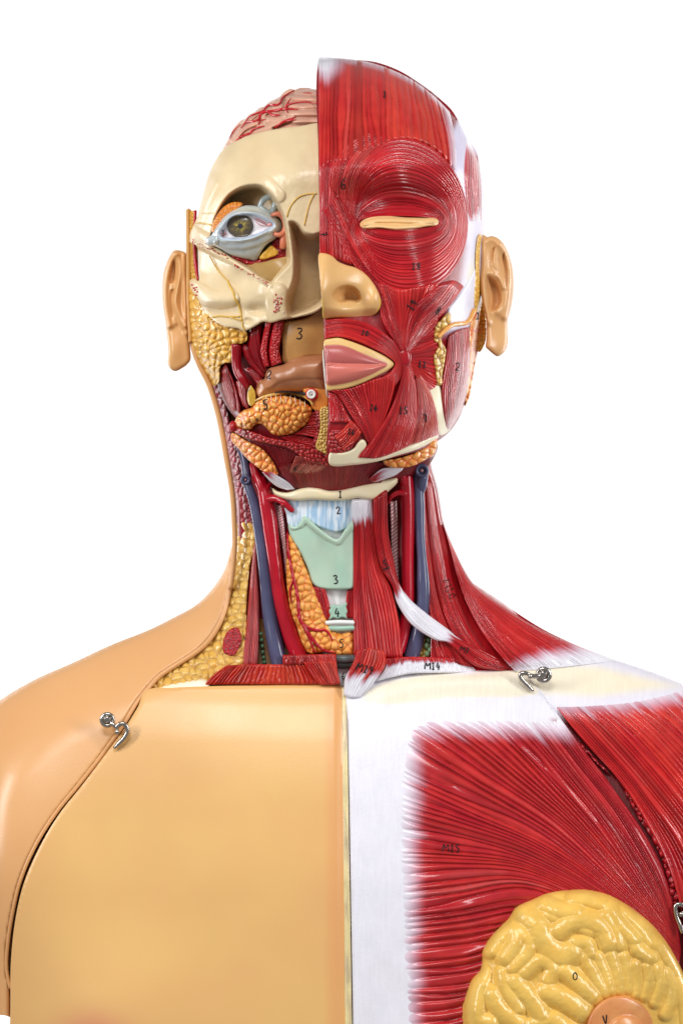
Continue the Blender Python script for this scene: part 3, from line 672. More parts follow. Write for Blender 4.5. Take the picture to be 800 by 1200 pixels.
tube('artery_branch', q('E', [(352, 190), (390, 185), (432, 208), (476, 248)]), [5.4, 4.2, 3.8, 3.0], acol, d=[72, 78, 84, 84], parent=cl_, seg=14)
braid('sympathetic_trunk', [q('E', c) for c in [[(392, 218), (408, 330), (428, 440), (440, 560)], [(424, 220), (436, 330), (444, 440), (450, 560)]]], off(NK, -3), 0, 26)
# thyroid gland
th = q('E', [(455, 360), (472, 372), (505, 430), (545, 530), (582, 625), (612, 700), (640, 770), (672, 832), (720, 848), (770, 835), (775, 900), (772, 965), (700, 962), (630, 945), (560, 952), (525, 905), (495, 820), (465, 740), (448, 640), (442, 540), (448, 440)])
TP = smooth_poly(th)
def thD(x, y): return NK(x, y) + 1 + 11 * np.sqrt(np.clip(1 - (1 - np.clip(sdf(x, y, TP) / 14, 0, 1))**2, 0, 1))
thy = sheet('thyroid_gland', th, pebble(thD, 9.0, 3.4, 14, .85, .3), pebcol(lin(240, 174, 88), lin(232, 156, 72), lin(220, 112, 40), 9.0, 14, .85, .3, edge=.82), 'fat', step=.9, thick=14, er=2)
for pts, rr in [([(424, 215), (445, 300), (455, 450), (475, 560), (498, 660), (508, 760), (520, 800), (580, 835), (640, 838), (672, 886)], [2.2, 1.6, 1.5, 1.5, 1.8, 1.8, 2, 2, 1.7, 1]),
                ([(478, 590), (462, 640), (468, 700)], [1.2, 1.2, .8]), ([(500, 760), (540, 830), (590, 900), (630, 935), (680, 945)], [1.8, 2, 1.9, 1.6, .9]), ([(525, 810), (560, 880), (582, 945)], [1.6, 1.5, 1.2]), ([(440, 250), (450, 350), (450, 480)], [1.2, 1, .8])]:
    tube('thyroid_artery', q('E', pts), rr, acol, lift=.6, parent=thy)
# larynx
sheet('larynx_core', q('p', [(345, 585), (415, 585), (415, 800), (385, 800), (372, 700), (350, 640)]), off(NK, 0), lin(226, 226, 226), 'white', step=2, thick=10, er=3)
def memcol(x, y):
    n = vn(x * .55, y * .06, 3) * .6 + vn(x * 1.1, y * .12, 6) * .4
    return mix(lin(222, 230, 238), lin(128, 176, 214), .75 * sstep(.42, .75, n + .12 - np.abs(x - 385) * .003)) 
mem = sheet('thyrohyoid_membrane', q('E', [(392, 175), (480, 190), (770, 190), (776, 300), (700, 350), (620, 330), (540, 300), (500, 330), (458, 325), (440, 250), (415, 205)]), off(NK, 5), memcol, 'white', step=1, thick=8, er=1.5)
MINT = lin(160, 194, 174)
tcP = q('E', [(454, 316), (490, 326), (512, 300), (535, 272), (575, 306), (640, 360), (695, 386), (735, 335), (772, 298), (776, 450), (777, 622), (735, 634), (620, 630), (575, 606), (545, 520), (505, 440), (470, 385)])
TCP = smooth_poly(tcP, 1.6)
def tcD(x, y):
    d = NK(x, y) + 9
    d += ridge(x, y, q('E', [(480, 322), (512, 312), (537, 282), (580, 320), (645, 372), (697, 396), (740, 345), (775, 308)]), 5, 3)
    d += gs(x, y, 399, 640, 9, 34, 7) - gs(x, y, 372, 655, 11, 30, 3)
    return d
sheet('thyroid_cartilage', TCP, tcD, lambda x, y: mix(lin(168, 204, 184), lin(188, 208, 186), fbm(x * .07, y * .05)) , 'bone', step=1, thick=9, er=2.5, sm=False)
for k, cs in enumerate([[[(570, 618), (585, 700), (608, 770), (655, 786)], [(636, 632), (650, 680), (662, 730), (664, 782)]], [[(775, 628), (776, 680), (776, 730), (775, 778)], [(742, 640), (738, 690), (732, 740), (736, 775)]]]):
    loft('cricothyroid_muscle', [q('E', c) for c in cs], off(NK, 6), lift=0, nf=7, amp=1.4, er=2, thick=6, nt=30)
sheet('cricoid_cartilage', q('E', [(648, 705), (664, 716), (682, 708), (700, 716), (722, 706), (746, 700), (738, 722), (746, 742), (738, 762), (746, 780), (715, 772), (698, 782), (676, 774), (652, 786), (662, 762), (652, 742), (662, 726)]), off(NK, 10), MINT, 'bone', step=.8, thick=6, er=2)
tube('tracheal_ring', q('E', [(640, 800), (700, 796), (775, 798)]), 2.6, lin(232, 234, 232), 'white', d=[84, 88, 88])
tube('tracheal_ring', q('E', [(655, 826), (700, 828), (775, 824)]), 3.2, MINT, 'bone', d=[83, 86, 86])
# hyoid bone
hyP = q('p', [(319, 572), (326, 575.5), (336, 577), (346, 574), (358, 571), (372, 571.5), (386, 575), (400, 574), (416, 570), (434, 565), (452, 562), (465, 560), (465, 566), (456, 575), (446, 584), (434, 586), (418, 584), (404, 586.5), (388, 587), (366, 586), (346, 587), (333, 585), (322, 580)])
HP = smooth_poly(hyP, 1.5)
def hyD(x, y): return NK(x, y) + 12 + 5 * np.sqrt(np.clip(1 - (1 - np.clip(sdf(x, y, HP) / 7, 0, 1))**2, 0, 1))
hy = sheet('hyoid_bone', HP, hyD, lambda x, y: mix(lin(236, 218, 170), lin(240, 228, 200), fbm(x * .08, y * .1)), 'bone', step=.9, thick=10, er=3, sm=False)
# mylohyoid sheet under the chin
def UC(x, y): return np.interp(y, [500, 535, 572, 590], [150, 132, 96, 90]) * np.sqrt(np.clip(1 - ((x - 390) / 140)**2, 0, 1))
my = [[q('C', [(330, 700), (400, 790), (470, 850), (530, 895)])[0] if False else q('C', [(300, 640)])[0]], ]
sheet('submental_floor', q('p', [(290, 500), (340, 500), (390, 530), (470, 530), (512, 520), (500, 548), (470, 562), (440, 570), (400, 575), (345, 575), (318, 560), (298, 540)]), off(UC, -12), lin(110, 10, 20), 'tissue', step=2, thick=10, er=2)
loft('mylohyoid_muscle', [q('C', c) for c in [[(520, 880), (560, 870), (600, 860)], [(530, 830), (600, 800), (690, 780)], [(540, 760), (640, 770), (740, 770)]]], off(UC, -4), nf=14, amp=1., wob=.5, er=1, thick=6, nt=40, r1=lin(120, 14, 26), r2=lin(150, 40, 44)) if False else None
loft('mylohyoid_muscle', [np.array(c, float) for c in [[(326, 548), (334, 560), (341, 573)], [(352, 540), (356, 556), (360, 572)], [(380, 536), (384, 556), (386, 574)], [(412, 538), (408, 556), (402, 574)], [(444, 542), (432, 556), (424, 570)], [(468, 545), (456, 556), (446, 566)]]], off(UC, -2), lift=0, nf=44, amp=1.1, wob=.5, er=1, thick=6, nt=20, r1=lin(128, 14, 26), r2=lin(160, 40, 44))
for cs in [[[(388, 812), (420, 850), (460, 882), (505, 897)], [(432, 812), (470, 835), (510, 860), (542, 893)]], None]:
    if cs: loft('digastric_sling', [q('C', c) for c in cs], off(UC, 4), lift=0, nf=7, amp=1.2, er=2, thick=6, white=Wt(.1, .2, .3, True), nt=30)
loft('digastric_sling', [q('D', c) for c in [[(262, 842), (310, 800), (350, 792), (412, 790)], [(285, 856), (330, 842), (370, 828), (402, 806)]]], off(UC, 2), lift=4, nf=8, amp=1.2, er=2, thick=6, white=Wt(.25, .25, .3, True), nt=30)
# dark windpipe in the notch above the breastbone
tube('windpipe', q('W', [(230, 118), (330, 122), (450, 115)]), 4.5, lin(96, 104, 104), 'dark', d=[86, 88, 86], seg=20)
tube('windpipe', q('W', [(225, 190), (330, 194), (440, 186)]), 4.5, lin(60, 66, 62), 'dark', d=[82, 84, 82], seg=20)
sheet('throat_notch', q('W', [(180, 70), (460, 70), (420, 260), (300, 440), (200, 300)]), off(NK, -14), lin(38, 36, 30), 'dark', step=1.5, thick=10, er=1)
# cut muscles above the skin plate
def LM(x, y): return np.interp(x, [230, 300, 400], [70, 80, 86]) + 4
loft('sternomastoid_stump', [q('E', c) for c in [[(48, 1092), (52, 1082), (100, 1045), (150, 1008)][::-1][1:] if False else [(150, 1008), (90, 1050), (40, 1104)], [(260, 1004), (230, 1050), (200, 1104)], [(430, 1004), (425, 1050), (430, 1104)], [(560, 998), (600, 1050), (625, 1104)]]], LM, lift=5, nf=26, amp=2.2, wob=.3, er=4, thick=12, nt=40, r1=lin(176, 16, 18), r2=lin(206, 66, 36))
loft('sternomastoid_stump', [q('E', c) for c in [[(425, 958), (425, 985), (428, 1010)], [(560, 955), (560, 980), (560, 1005)], [(690, 953), (690, 980), (692, 1006)]]], LM, lift=8, nf=20, amp=1.2, er=3, thick=14, nt=14, r1=lin(150, 10, 20), r2=lin(196, 50, 40))
loft('sternomastoid_stump', [q('E', c) for c in [[(525, 992), (560, 1050), (610, 1106)], [(610, 990), (640, 1050), (670, 1106)], [(690, 988), (698, 1045), (712, 1100)]]], LM, lift=9, nf=11, amp=2.4, er=3, thick=14, nt=36, r1=lin(180, 26, 26), r2=lin(212, 80, 60))
sheet('collarbone_end', q('G', [(366, 216), (390, 206), (430, 198), (485, 193), (490, 212), (430, 216)]), lambda x, y: TF(x, y) - 4, CREAM, 'bone', step=1, thick=8, er=3)
# ================================================================== HEAD, muscle half (right side of the photo)
hb = [(373, 69), (392, 68), (415, 70), (441, 73), (470, 84), (500, 103.5), (516, 116.5), (530.5, 131), (545, 159), (557, 185), (564, 207), (567, 232), (567, 258), (566, 285), (562, 330), (559, 370), (556, 410), (551, 445), (541, 482), (530, 502), (517, 514), (500, 524), (470, 534), (430, 542), (387, 545), (385, 470), (380, 400), (376, 300), (373, 180)]
RB = lin(140, 14, 24)
def hbcol(x, y):
    r = sstep(6, -6, x - np.interp(y, [60, 130, 155, 200, 250, 290, 330, 360, 400, 560], [600, 545, 528, 530, 542, 546, 540, 530, 505, 505]))
    low = sstep(380, 400, y)
    w = mix(lin(222, 216, 234), lin(208, 200, 224), fbm(x * .05, y * .05))
    w = mix(w, lin(238, 228, 196), np.exp(-((x - 552) / 6)**2 - ((y - 325) / 22)**2) * .8)
    w = mix(w, RB, low)
    wf = sstep(24, 8, np.hypot((x - 373) * .55, (y - 62))) 
    return mix(mix(w, RB, r), WHT, wf)
def HRb(x, y): return HR(x, y)
hbase = sheet('head_muscle_half', hb, lambda x, y: HR(x, y) - 1, hbcol, 'white', step=1.6, thick=120, er=1.2)
# temporal muscle on the side of the head
loft('temporal_muscle', [q('B', c) for c in [[(572, 345), (560, 450), (566, 560), (580, 650)], [(595, 368), (592, 450), (596, 560), (604, 650)], [(612, 392), (624, 470), (630, 560), (628, 650)]]], HR, lift=-1, nf=9, amp=1.2, er=3, thick=4, nt=50,
     white=lambda U, T, hh, x, y: np.maximum(np.maximum(sstep(.82, 1., T + (hh - .5) * .2), sstep(.15, 0., T)), np.maximum(sstep(.12, 0., U), sstep(.9, 1., U) * .3)), r1=lin(176, 36, 50), r2=lin(200, 70, 78))
fr = [[(42, 58), (42, 180), (42, 330), (44, 480)], [(95, 58), (90, 180), (86, 330), (84, 450)], [(160, 60), (150, 180), (146, 300), (150, 440)], [(225, 66), (216, 170), (216, 270), (222, 400)],
      [(300, 84), (292, 180), (294, 270), (304, 380)], [(370, 118), (376, 200), (388, 290), (402, 385)], [(435, 170), (452, 250), (468, 330), (482, 420)], [(508, 232), (528, 320), (536, 400), (534, 495)]]
def frw(U, T, hh, x, y):
    a = sstep(32, 6, np.hypot((x - 370) * .8, (y - 66) * .9) + (hh - .5) * 14)
    b = sstep(9, 2, y - (250 - 182 * np.sqrt(np.clip(1 - ((x - 392) / 178)**2, 0, 1)))) * .4 * (hh > .3)  # thin highlight along the crown, put into the colour of the strand tips
    e = sstep(.93, 1., U) * .7
    return np.maximum(np.maximum(a, b * (x > 395)), e)
def frD(x, y):
    X = (x - 360) * 3.0769; Y = (y - 50) * 3.0769
    r = np.hypot((X - 350) / np.where(X < 350, 196., 230.), (Y - 628) / 284.)
    return HR(x, y) - 6 * sstep(1.02, .95, r)
front = loft('frontalis_muscle', [q('B', c) for c in fr], frD, lift=1, nf=24, amp=4.2, wob=.5, tl=2.2, clampy=lambda X: 250 - 182 * np.sqrt(np.clip(1 - ((X - 392) / np.where(X > 392, 178, 389))**2, 0, 1)) + .4, white=frw, er=1.5, thick=4, nt=90, r1=lin(178, 28, 32), r2=lin(208, 62, 46), sink=(0, 6), parent=hbase)
# muscle at the root of the nose
loft('procerus_muscle', [q('B', c) for c in [[(44, 400), (44, 520), (44, 640), (44, 770)], [(95, 395), (86, 480), (84, 600), (90, 775)], [(140, 400), (132, 480), (136, 600), (160, 800)]]], HR, lift=1.6, nf=12, amp=2., er=1.5, thick=4, nt=60)
loft('levator_nasi_muscle', [q('B', c) for c in [[(55, 600), (100, 690), (150, 780), (215, 860), (262, 930), (262, 980)], [(100, 560), (150, 680), (200, 770), (262, 860), (300, 950), (305, 1010)], [(140, 480), (165, 600), (195, 690), (262, 800), (310, 920), (330, 1020)]]], HR, lift=2.6, nf=14, amp=2., er=1.5, thick=4, nt=80)
loft('corrugator_muscle', [q('B', c) for c in [[(85, 520), (92, 450), (120, 395), (165, 355), (225, 325)], [(125, 570), (130, 490), (160, 420), (205, 375), (265, 338)], [(165, 620), (166, 540), (198, 455), (245, 398), (320, 345)]]], HR, lift=2.6, nf=11, amp=2.6, er=1.0, thick=4, nt=60, r1=lin(180, 36, 40), r2=lin(208, 84, 76))
# ring muscle of the eye: closed rings from the lid slit out
def rg(pts): 
    P = q('B', pts); return np.vstack([P, P[:1]])
def ell(cx, cy, rl, rr_, ru, rd, p=2., tilt=0.):
    out = []
    for a in np.linspace(0, 2 * math.pi, 33):
        c, s = math.cos(a), math.sin(a)
        c2 = np.sign(c) * abs(c)**(2 / p); s2 = np.sign(s) * abs(s)**(2 / p)
        X = c2 * (rr_ if c > 0 else rl); Y = s2 * (rd if s > 0 else ru)
        out.append((cx + X, cy + Y + tilt * X))
    return q('B', out)
rings = [ell(330, 645, 142, 146, 20, 28), ell(330, 645, 152, 168, 85, 70), ell(335, 642, 162, 190, 150, 132, 2.0, .03), ell(342, 636, 172, 212, 222, 196, 2.0, .06), ell(350, 628, 196, 230, 284, 276, 2.0, .08)]
def eyeD(x, y): return HR(x, y) + 2.4
orb = loft('eye_ring_muscle', rings, eyeD, lift=0, nf=20, amp=3.6, wob=.5, tl=1.6, closed=True, er=1.2, thick=5, nt=170, r1=lin(166, 22, 34), r2=lin(196, 40, 44), parent=hbase)
lidc = mix(SKIN, lin(232, 200, 140), .5)
sheet('closed_eyelids', q('B', [(190, 652), (200, 640), (235, 628), (290, 625), (350, 630), (420, 632), (460, 632), (474, 645), (466, 658), (430, 662), (380, 672), (320, 675), (260, 668), (210, 672), (192, 664)]),
      lambda x, y: HR(x, y) + 4.8 + ridge(x, y, q('B', [(205, 652), (250, 640), (320, 640), (400, 643), (455, 642)]), 2.9, 4.4) + ridge(x, y, q('B', [(205, 662), (250, 660), (320, 666), (400, 660), (455, 652)]), 2.9, 4.4) , lidc, 'skin', step=.7, thick=7, er=1.5)
# face fans
loft('levator_labii_muscle', [q('D', c) for c in [[(272, -20), (300, 70), (316, 160), (350, 225), (392, 290)], [(300, 5), (325, 80), (352, 170), (385, 260), (400, 300)], [(345, 15), (362, 90), (378, 170), (395, 240), (408, 300)], [(392, 35), (392, 100), (395, 170), (404, 240), (414, 300)], [(480, 20), (460, 90), (435, 160), (424, 230), (420, 305)], [(560, 10), (510, 80), (460, 160), (436, 230), (424, 310)]]], HR, lift=3.5, nf=24, amp=2.3, er=2, thick=5, nt=60, bulge=1.5)
zygo = loft('zygomatic_muscle', [q('D', c) for c in [[(570, 5), (500, 60), (435, 130), (420, 200), (412, 290)], [(625, -5), (555, 80), (490, 150), (445, 230), (418, 300)], [(668, 20), (600, 115), (540, 175), (480, 250), (424, 315)]]], HR, lift=5., nf=11, amp=2.4, er=2.5, thick=6, nt=70, bulge=2.5, sink=(5, 0))
loft('buccinator_muscle', [q('D', c) for c in [[(420, 250), (470, 235), (520, 195), (556, 150)], [(425, 290), (480, 270), (530, 250), (562, 235)], [(428, 330), (480, 330), (530, 330), (556, 325)], [(428, 350), (480, 380), (520, 420), (553, 435)], [(430, 372), (465, 410), (495, 440), (515, 468)]]], HR, lift=1.5, nf=20, amp=2.4, er=1.5, thick=5, nt=50)
merge('mouth_corner_knot', [blob(472, 419, float(HR(np.array(472.), np.array(419.))) + 2, 10, 12, 4.5, lin(166, 20, 32))], 'muscle', None)
# ring muscle of the mouth
loft('mouth_ring_muscle', [q('D', c) for c in [[(77, 162), (150, 158), (240, 172), (320, 215), (375, 262), (408, 330), (402, 400), (372, 450)], [(76, 205), (150, 195), (230, 212), (300, 245), (355, 285), (388, 340), (385, 390), (355, 432)], [(75, 244), (130, 236), (205, 252), (290, 290), (345, 322), (372, 350), (352, 385), (320, 405)]]], HR, lift=3.5, nf=16, amp=2.3, er=2, thick=6, nt=90, bulge=1.5)
loft('depressor_labii_muscle', [q('D', c) for c in [[(92, 462), (130, 485), (185, 570), (230, 640), (262, 692)], [(180, 455), (205, 500), (240, 570), (268, 640), (280, 690)], [(290, 415), (285, 480), (285, 560), (290, 630), (290, 680)], [(378, 395), (372, 450), (350, 530), (320, 610), (296, 668)]]], HR, lift=3.2, nf=22, amp=2.5, er=2, thick=6, nt=60, bulge=1)
loft('depressor_anguli_muscle', [q('D', c) for c in [[(410, 330), (392, 440), (345, 560), (270, 680), (215, 750)], [(418, 330), (410, 450), (380, 580), (330, 690), (300, 752)], [(428, 335), (430, 450), (420, 570), (392, 660), (372, 728)], [(440, 345), (462, 450), (466, 560), (450, 640), (430, 702)]]], HR, lift=5., nf=22, amp=2.3, er=2, thick=7, nt=70, bulge=2)
loft('platysma_muscle', [q('D', c) for c in [[(455, 420), (468, 500), (455, 590), (425, 700)], [(468, 405), (495, 480), (505, 580), (490, 682)], [(485, 400), (525, 470), (550, 560), (562, 655)]]], HR, lift=3., nf=18, amp=2.4, er=2, thick=6, nt=60, r2=lin(208, 80, 52))
loft('mentalis_muscle', [q('D', c) for c in [[(90, 470), (92, 530), (98, 600)], [(120, 480), (135, 530), (140, 600)], [(135, 490), (165, 555), (188, 600)]]], HR, lift=2, nf=7, amp=1.2, er=1.5, thick=5, nt=30)
loft('mentalis_muscle', [q('D', c) for c in [[(185, 590), (150, 630), (110, 660)], [(210, 610), (175, 655), (140, 695)], [(232, 645), (195, 690), (150, 725)]]], HR, lift=4, nf=7, amp=2.0, er=3, thick=6, nt=30, r1=lin(184, 30, 34), r2=lin(214, 78, 56))
sheet('chin_cut_muscle', q('D', [(98, 640), (140, 632), (180, 650), (195, 690), (180, 718), (98, 730)]), pebble(off(HR, 3), 4.6, 2.2, 6), pebcol(lin(170, 22, 32), lin(186, 44, 44), lin(110, 6, 16), 4.6, 6), 'tissue', step=.8, thick=6, er=1.5)
JB = lin(238, 226, 192)
sheet('jaw_bone', q('D', [(97, 728), (150, 728), (195, 712), (215, 685), (232, 672), (248, 682), (252, 708), (225, 742), (262, 748), (330, 738), (400, 712), (480, 682), (555, 652), (560, 662), (500, 700), (440, 724), (380, 742), (300, 766), (190, 782), (98, 782)]), lambda x, y: HR(x, y) + 4.5, JB, 'bone', step=1, thick=12, er=3)
sheet('jaw_bone', q('D', [(512, 472), (535, 445), (552, 432), (572, 470), (590, 560), (600, 600), (612, 622), (600, 640), (568, 656), (556, 640), (545, 560)]), lambda x, y: HR(x, y) + 1.5, JB, 'bone', step=1, thick=8, er=2.5)
sheet('cheek_fat', q('D', [(545, 195), (570, 160), (605, 130), (612, 165), (605, 200), (570, 245), (590, 290), (585, 340), (575, 390), (572, 440), (552, 440), (545, 380), (538, 320), (560, 270), (540, 250)]), pebble(off(HR, 4), 7.5, 3.4, 9), pebcol(lin(226, 188, 100), lin(214, 168, 80), lin(170, 116, 60), 7.5, 9), 'fat', step=.8, thick=8, er=2)
mas = loft('masseter_muscle', [q('D', c) for c in [[(600, 228), (585, 340), (570, 460), (578, 560), (592, 628)], [(645, 205), (640, 340), (628, 460), (618, 560), (604, 630)], [(692, 192), (694, 330), (684, 430), (660, 540), (612, 625)]]], HR, lift=2.5, nf=13, amp=1.8, er=4, thick=8, nt=60, bulge=4, r1=lin(162, 20, 34), r2=lin(190, 60, 62))
fasc = sheet('cheek_fascia', q('D', [(600, 120), (625, 85), (660, 40), (690, -10), (722, -60), (726, 20), (715, 90), (695, 140), (680, 175), (650, 185), (605, 185)]), off(HR, 2), lambda x, y: mix(lin(234, 232, 242), lin(214, 210, 228), fbm(x * .1, y * .06)), 'white', step=1, thick=6, er=2)
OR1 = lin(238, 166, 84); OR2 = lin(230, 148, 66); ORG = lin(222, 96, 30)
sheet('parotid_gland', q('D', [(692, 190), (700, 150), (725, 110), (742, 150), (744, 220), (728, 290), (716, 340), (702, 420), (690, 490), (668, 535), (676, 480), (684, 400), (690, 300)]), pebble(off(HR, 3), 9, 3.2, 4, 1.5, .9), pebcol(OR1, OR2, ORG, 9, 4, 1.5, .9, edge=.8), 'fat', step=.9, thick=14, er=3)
sheet('ear_fat_strip', q('Q', [(402, 100), (428, 98), (418, 180), (410, 300), (410, 420), (418, 520), (440, 640), (462, 760), (462, 900), (440, 980), (405, 1020), (385, 960), (400, 850), (390, 720), (368, 640), (372, 520), (378, 380), (380, 240)]), pebble(off(HR, 3), 5, 2.4, 8), pebcol(lin(236, 196, 92), lin(224, 176, 70), lin(212, 140, 50), 5, 8), 'fat', step=.8, thick=10, er=2)
tube('salivary_duct', q('Q', [(92, 900), (120, 868), (165, 828), (210, 802), (260, 796), (305, 790), (335, 760), (352, 720), (368, 690)]), [1.8, 2.4, 2.6, 2.6, 2.8, 2.8, 2.8, 3, 3], lin(232, 166, 88), 'fat', lift=1.8)
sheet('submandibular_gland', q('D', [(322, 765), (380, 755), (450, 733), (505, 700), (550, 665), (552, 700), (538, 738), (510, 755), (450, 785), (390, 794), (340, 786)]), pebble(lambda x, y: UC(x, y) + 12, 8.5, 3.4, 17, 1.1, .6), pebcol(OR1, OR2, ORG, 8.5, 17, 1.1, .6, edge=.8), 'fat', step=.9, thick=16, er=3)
# nose
noseP = q('B', [(41, 762), (65, 760), (90, 770), (112, 790), (140, 802), (175, 812), (210, 835), (238, 868), (258, 905), (265, 940), (252, 972), (222, 992), (190, 994), (160, 992), (120, 990), (85, 992), (58, 994), (54, 960), (50, 900), (44, 830)])
nost = q('B', [(88, 912), (98, 890), (118, 876), (150, 872), (175, 882), (192, 905), (196, 928), (180, 940), (150, 936), (120, 940), (98, 930)])
NP_ = smooth_poly(noseP, 2)
def noD(x, y):
    sd = np.clip(sdf(x, y, NP_), 0, None); yy = y
    b = HR(x, y) + 2
    b += 36 * np.exp(-((x - 366) / 50)**2 - ((y - 342) / 30)**2) + 9 * np.exp(-((x - 437) / 10)**2 - ((y - 352) / 15)**2)
    b += 10 * np.exp(-((x - 378) / 16)**2 - ((y - 310) / 20)**2)
    b -= 10 * sstep(360, 376, y)
    b -= recess(x, y, smooth_poly(nost, 1.5), 12, 5)
    return b
sheet('nose', NP_, noD, lambda x, y: mix(mix(lin(226, 180, 118), lin(218, 168, 106), fbm(x * .05, y * .05)), lin(236, 196, 92), sstep(2.2, .6, sdf(x, y, NP_)) * (y > 350)), 'skin', step=.9, thick=30, er=2.5, sm=False)
# mouth
lo = q('D', [(72, 252), (100, 243), (135, 240), (170, 250), (205, 262), (250, 280), (300, 303), (340, 325), (368, 352), (345, 376), (300, 400), (250, 425), (200, 445), (150, 458), (110, 462), (84, 462), (80, 400), (75, 320)])
LO = smooth_poly(lo, 2)
ui = smooth_poly(q('D', [(74, 282), (100, 276), (135, 276), (175, 286), (220, 306), (270, 326), (310, 342), (335, 352), (280, 356), (200, 354), (130, 352), (78, 354)]), 2)
li = smooth_poly(q('D', [(79, 352), (130, 350), (200, 352), (280, 354), (338, 354), (300, 378), (255, 400), (200, 420), (150, 432), (84, 434)]), 2)
def lipD(x, y):
    b = HR(x, y) + 6
    b += 7 * np.sqrt(np.clip(1 - (1 - np.clip(sdf(x, y, li) / 11, 0, 1))**2, 0, 1)) + 4 * np.sqrt(np.clip(1 - (1 - np.clip(sdf(x, y, ui) / 12, 0, 1))**2, 0, 1))
    return b
sheet('lips', LO, lipD, lambda x, y: mix(mix(mix(lin(220, 176, 112), lin(228, 190, 122), fbm(x * .1, y * .1)), lin(180, 92, 88), sstep(-2.4, -1.2, sdf(x, y, ui))), lin(204, 110, 98), sstep(-1.6, -.6, sdf(x, y, li)) * (y > 425.8)), 'skin', step=.8, thick=10, er=2, sm=False)
# white plaster edge of the cut face beside the mouth
tube('cut_edge', [(378.5, 410), (379, 420), (381, 440), (383, 462), (384, 466)], [.5, 1.1, 1.5, 1.2, .5], lin(236, 230, 224), 'bone', d=[190, 191, 189, 180, 178])

# ---------------------------------------------------------------- ears
def ear(name, out, base, helix, anti, concha, lobe, step=.9, tint=SKIN):
    EP = smooth_poly(out, 2)
    def f(x, y):
        sd = np.clip(sdf(x, y, EP), 0, None)
        b = base(x, y)
        for l, r, h in helix + anti: b = b + h * 1.25 * np.exp(-(nearest(x, y, spline(l, 26), False)[0] / r)**2 * 1.3)
        for pz, dp, so in concha: b = b - recess(x, y, smooth_poly(pz, 2), dp, so)
        for cx, cy, sx, sy, a in lobe: b = b + gs(x, y, cx, cy, sx, sy, a)
        return b
    return sheet(name, EP, f, lambda x, y: mix(tint, lin(214, 158, 98), fbm(x * .04, y * .04) * .6), 'skin', step=step, thick=16, er=6, sm=False)
ear('ear', q('Q', [(428, 100), (450, 104), (470, 118), (500, 110), (545, 122), (590, 160), (625, 220), (655, 300), (672, 390), (676, 480), (672, 580), (655, 680), (632, 760), (628, 850), (632, 930), (615, 1000), (580, 1040), (550, 1052), (515, 1032), (485, 1005), (458, 978), (462, 930), (466, 860), (462, 760), (440, 660), (418, 540), (410, 400), (412, 250)]),
    lambda x, y: np.where(x < 600, 54 - (x - 562) * .85, 21.7),
    [(q('Q', [(438, 160), (445, 320), (440, 460), (452, 620), (480, 780)]), 4.5, 4), (q('Q', [(480, 135), (540, 140), (590, 195), (628, 290), (645, 400), (645, 520), (632, 640), (612, 740)]), 5.5, 6)],
    [(q('Q', [(545, 190), (530, 280), (545, 350), (590, 440), (600, 540), (590, 640), (560, 700)]), 6.5, 5), (q('Q', [(478, 180), (470, 290), (480, 400)]), 5, 3.5), (q('Q', [(500, 400), (560, 440), (596, 510)]), 4, 3)],
    [(q('Q', [(462, 415), (500, 425), (545, 470), (575, 540), (585, 600), (570, 660), (530, 700), (490, 705), (470, 670), (476, 600), (462, 520)]), 11, 5), (q('Q', [(600, 230), (625, 330), (632, 450), (622, 560), (608, 500), (600, 380), (580, 270)]), 5, 2.5), (q('Q', [(500, 210), (530, 190), (525, 260), (505, 330), (488, 330)]), 4, 3)],
    [(585, 405, 9, 9, 5)])
ear('ear', q('P', [(140, 325), (165, 318), (215, 330), (230, 345), (236, 500), (240, 700), (246, 900), (262, 1080), (240, 1120), (200, 1150), (155, 1170), (120, 1155), (100, 1110), (105, 1040), (98, 940), (80, 800), (66, 700), (62, 600), (70, 480), (95, 400), (120, 350)]),
    lambda x, y: 6 + (x - 195) * .25,
    [(q('P', [(150, 345), (120, 400), (95, 500), (84, 600), (90, 720), (112, 850)]), 4.0, 5.5), (q('P', [(172, 350), (185, 470), (170, 580), (158, 680), (185, 780), (215, 850)]), 4, 5), (q('P', [(215, 350), (220, 500), (225, 700), (235, 900)]), 4, 4)],
    [(q('P', [(130, 560), (125, 650), (140, 760), (150, 830)]), 4, 3)],
    [(q('P', [(140, 380), (158, 420), (150, 540), (118, 560), (105, 520), (120, 430)]), 6, 3), (q('P', [(115, 600), (150, 590), (140, 680), (150, 780), (130, 800), (112, 700)]), 4, 3)],
    [(203, 410, 8, 14, 6)], tint=lin(222, 168, 108))

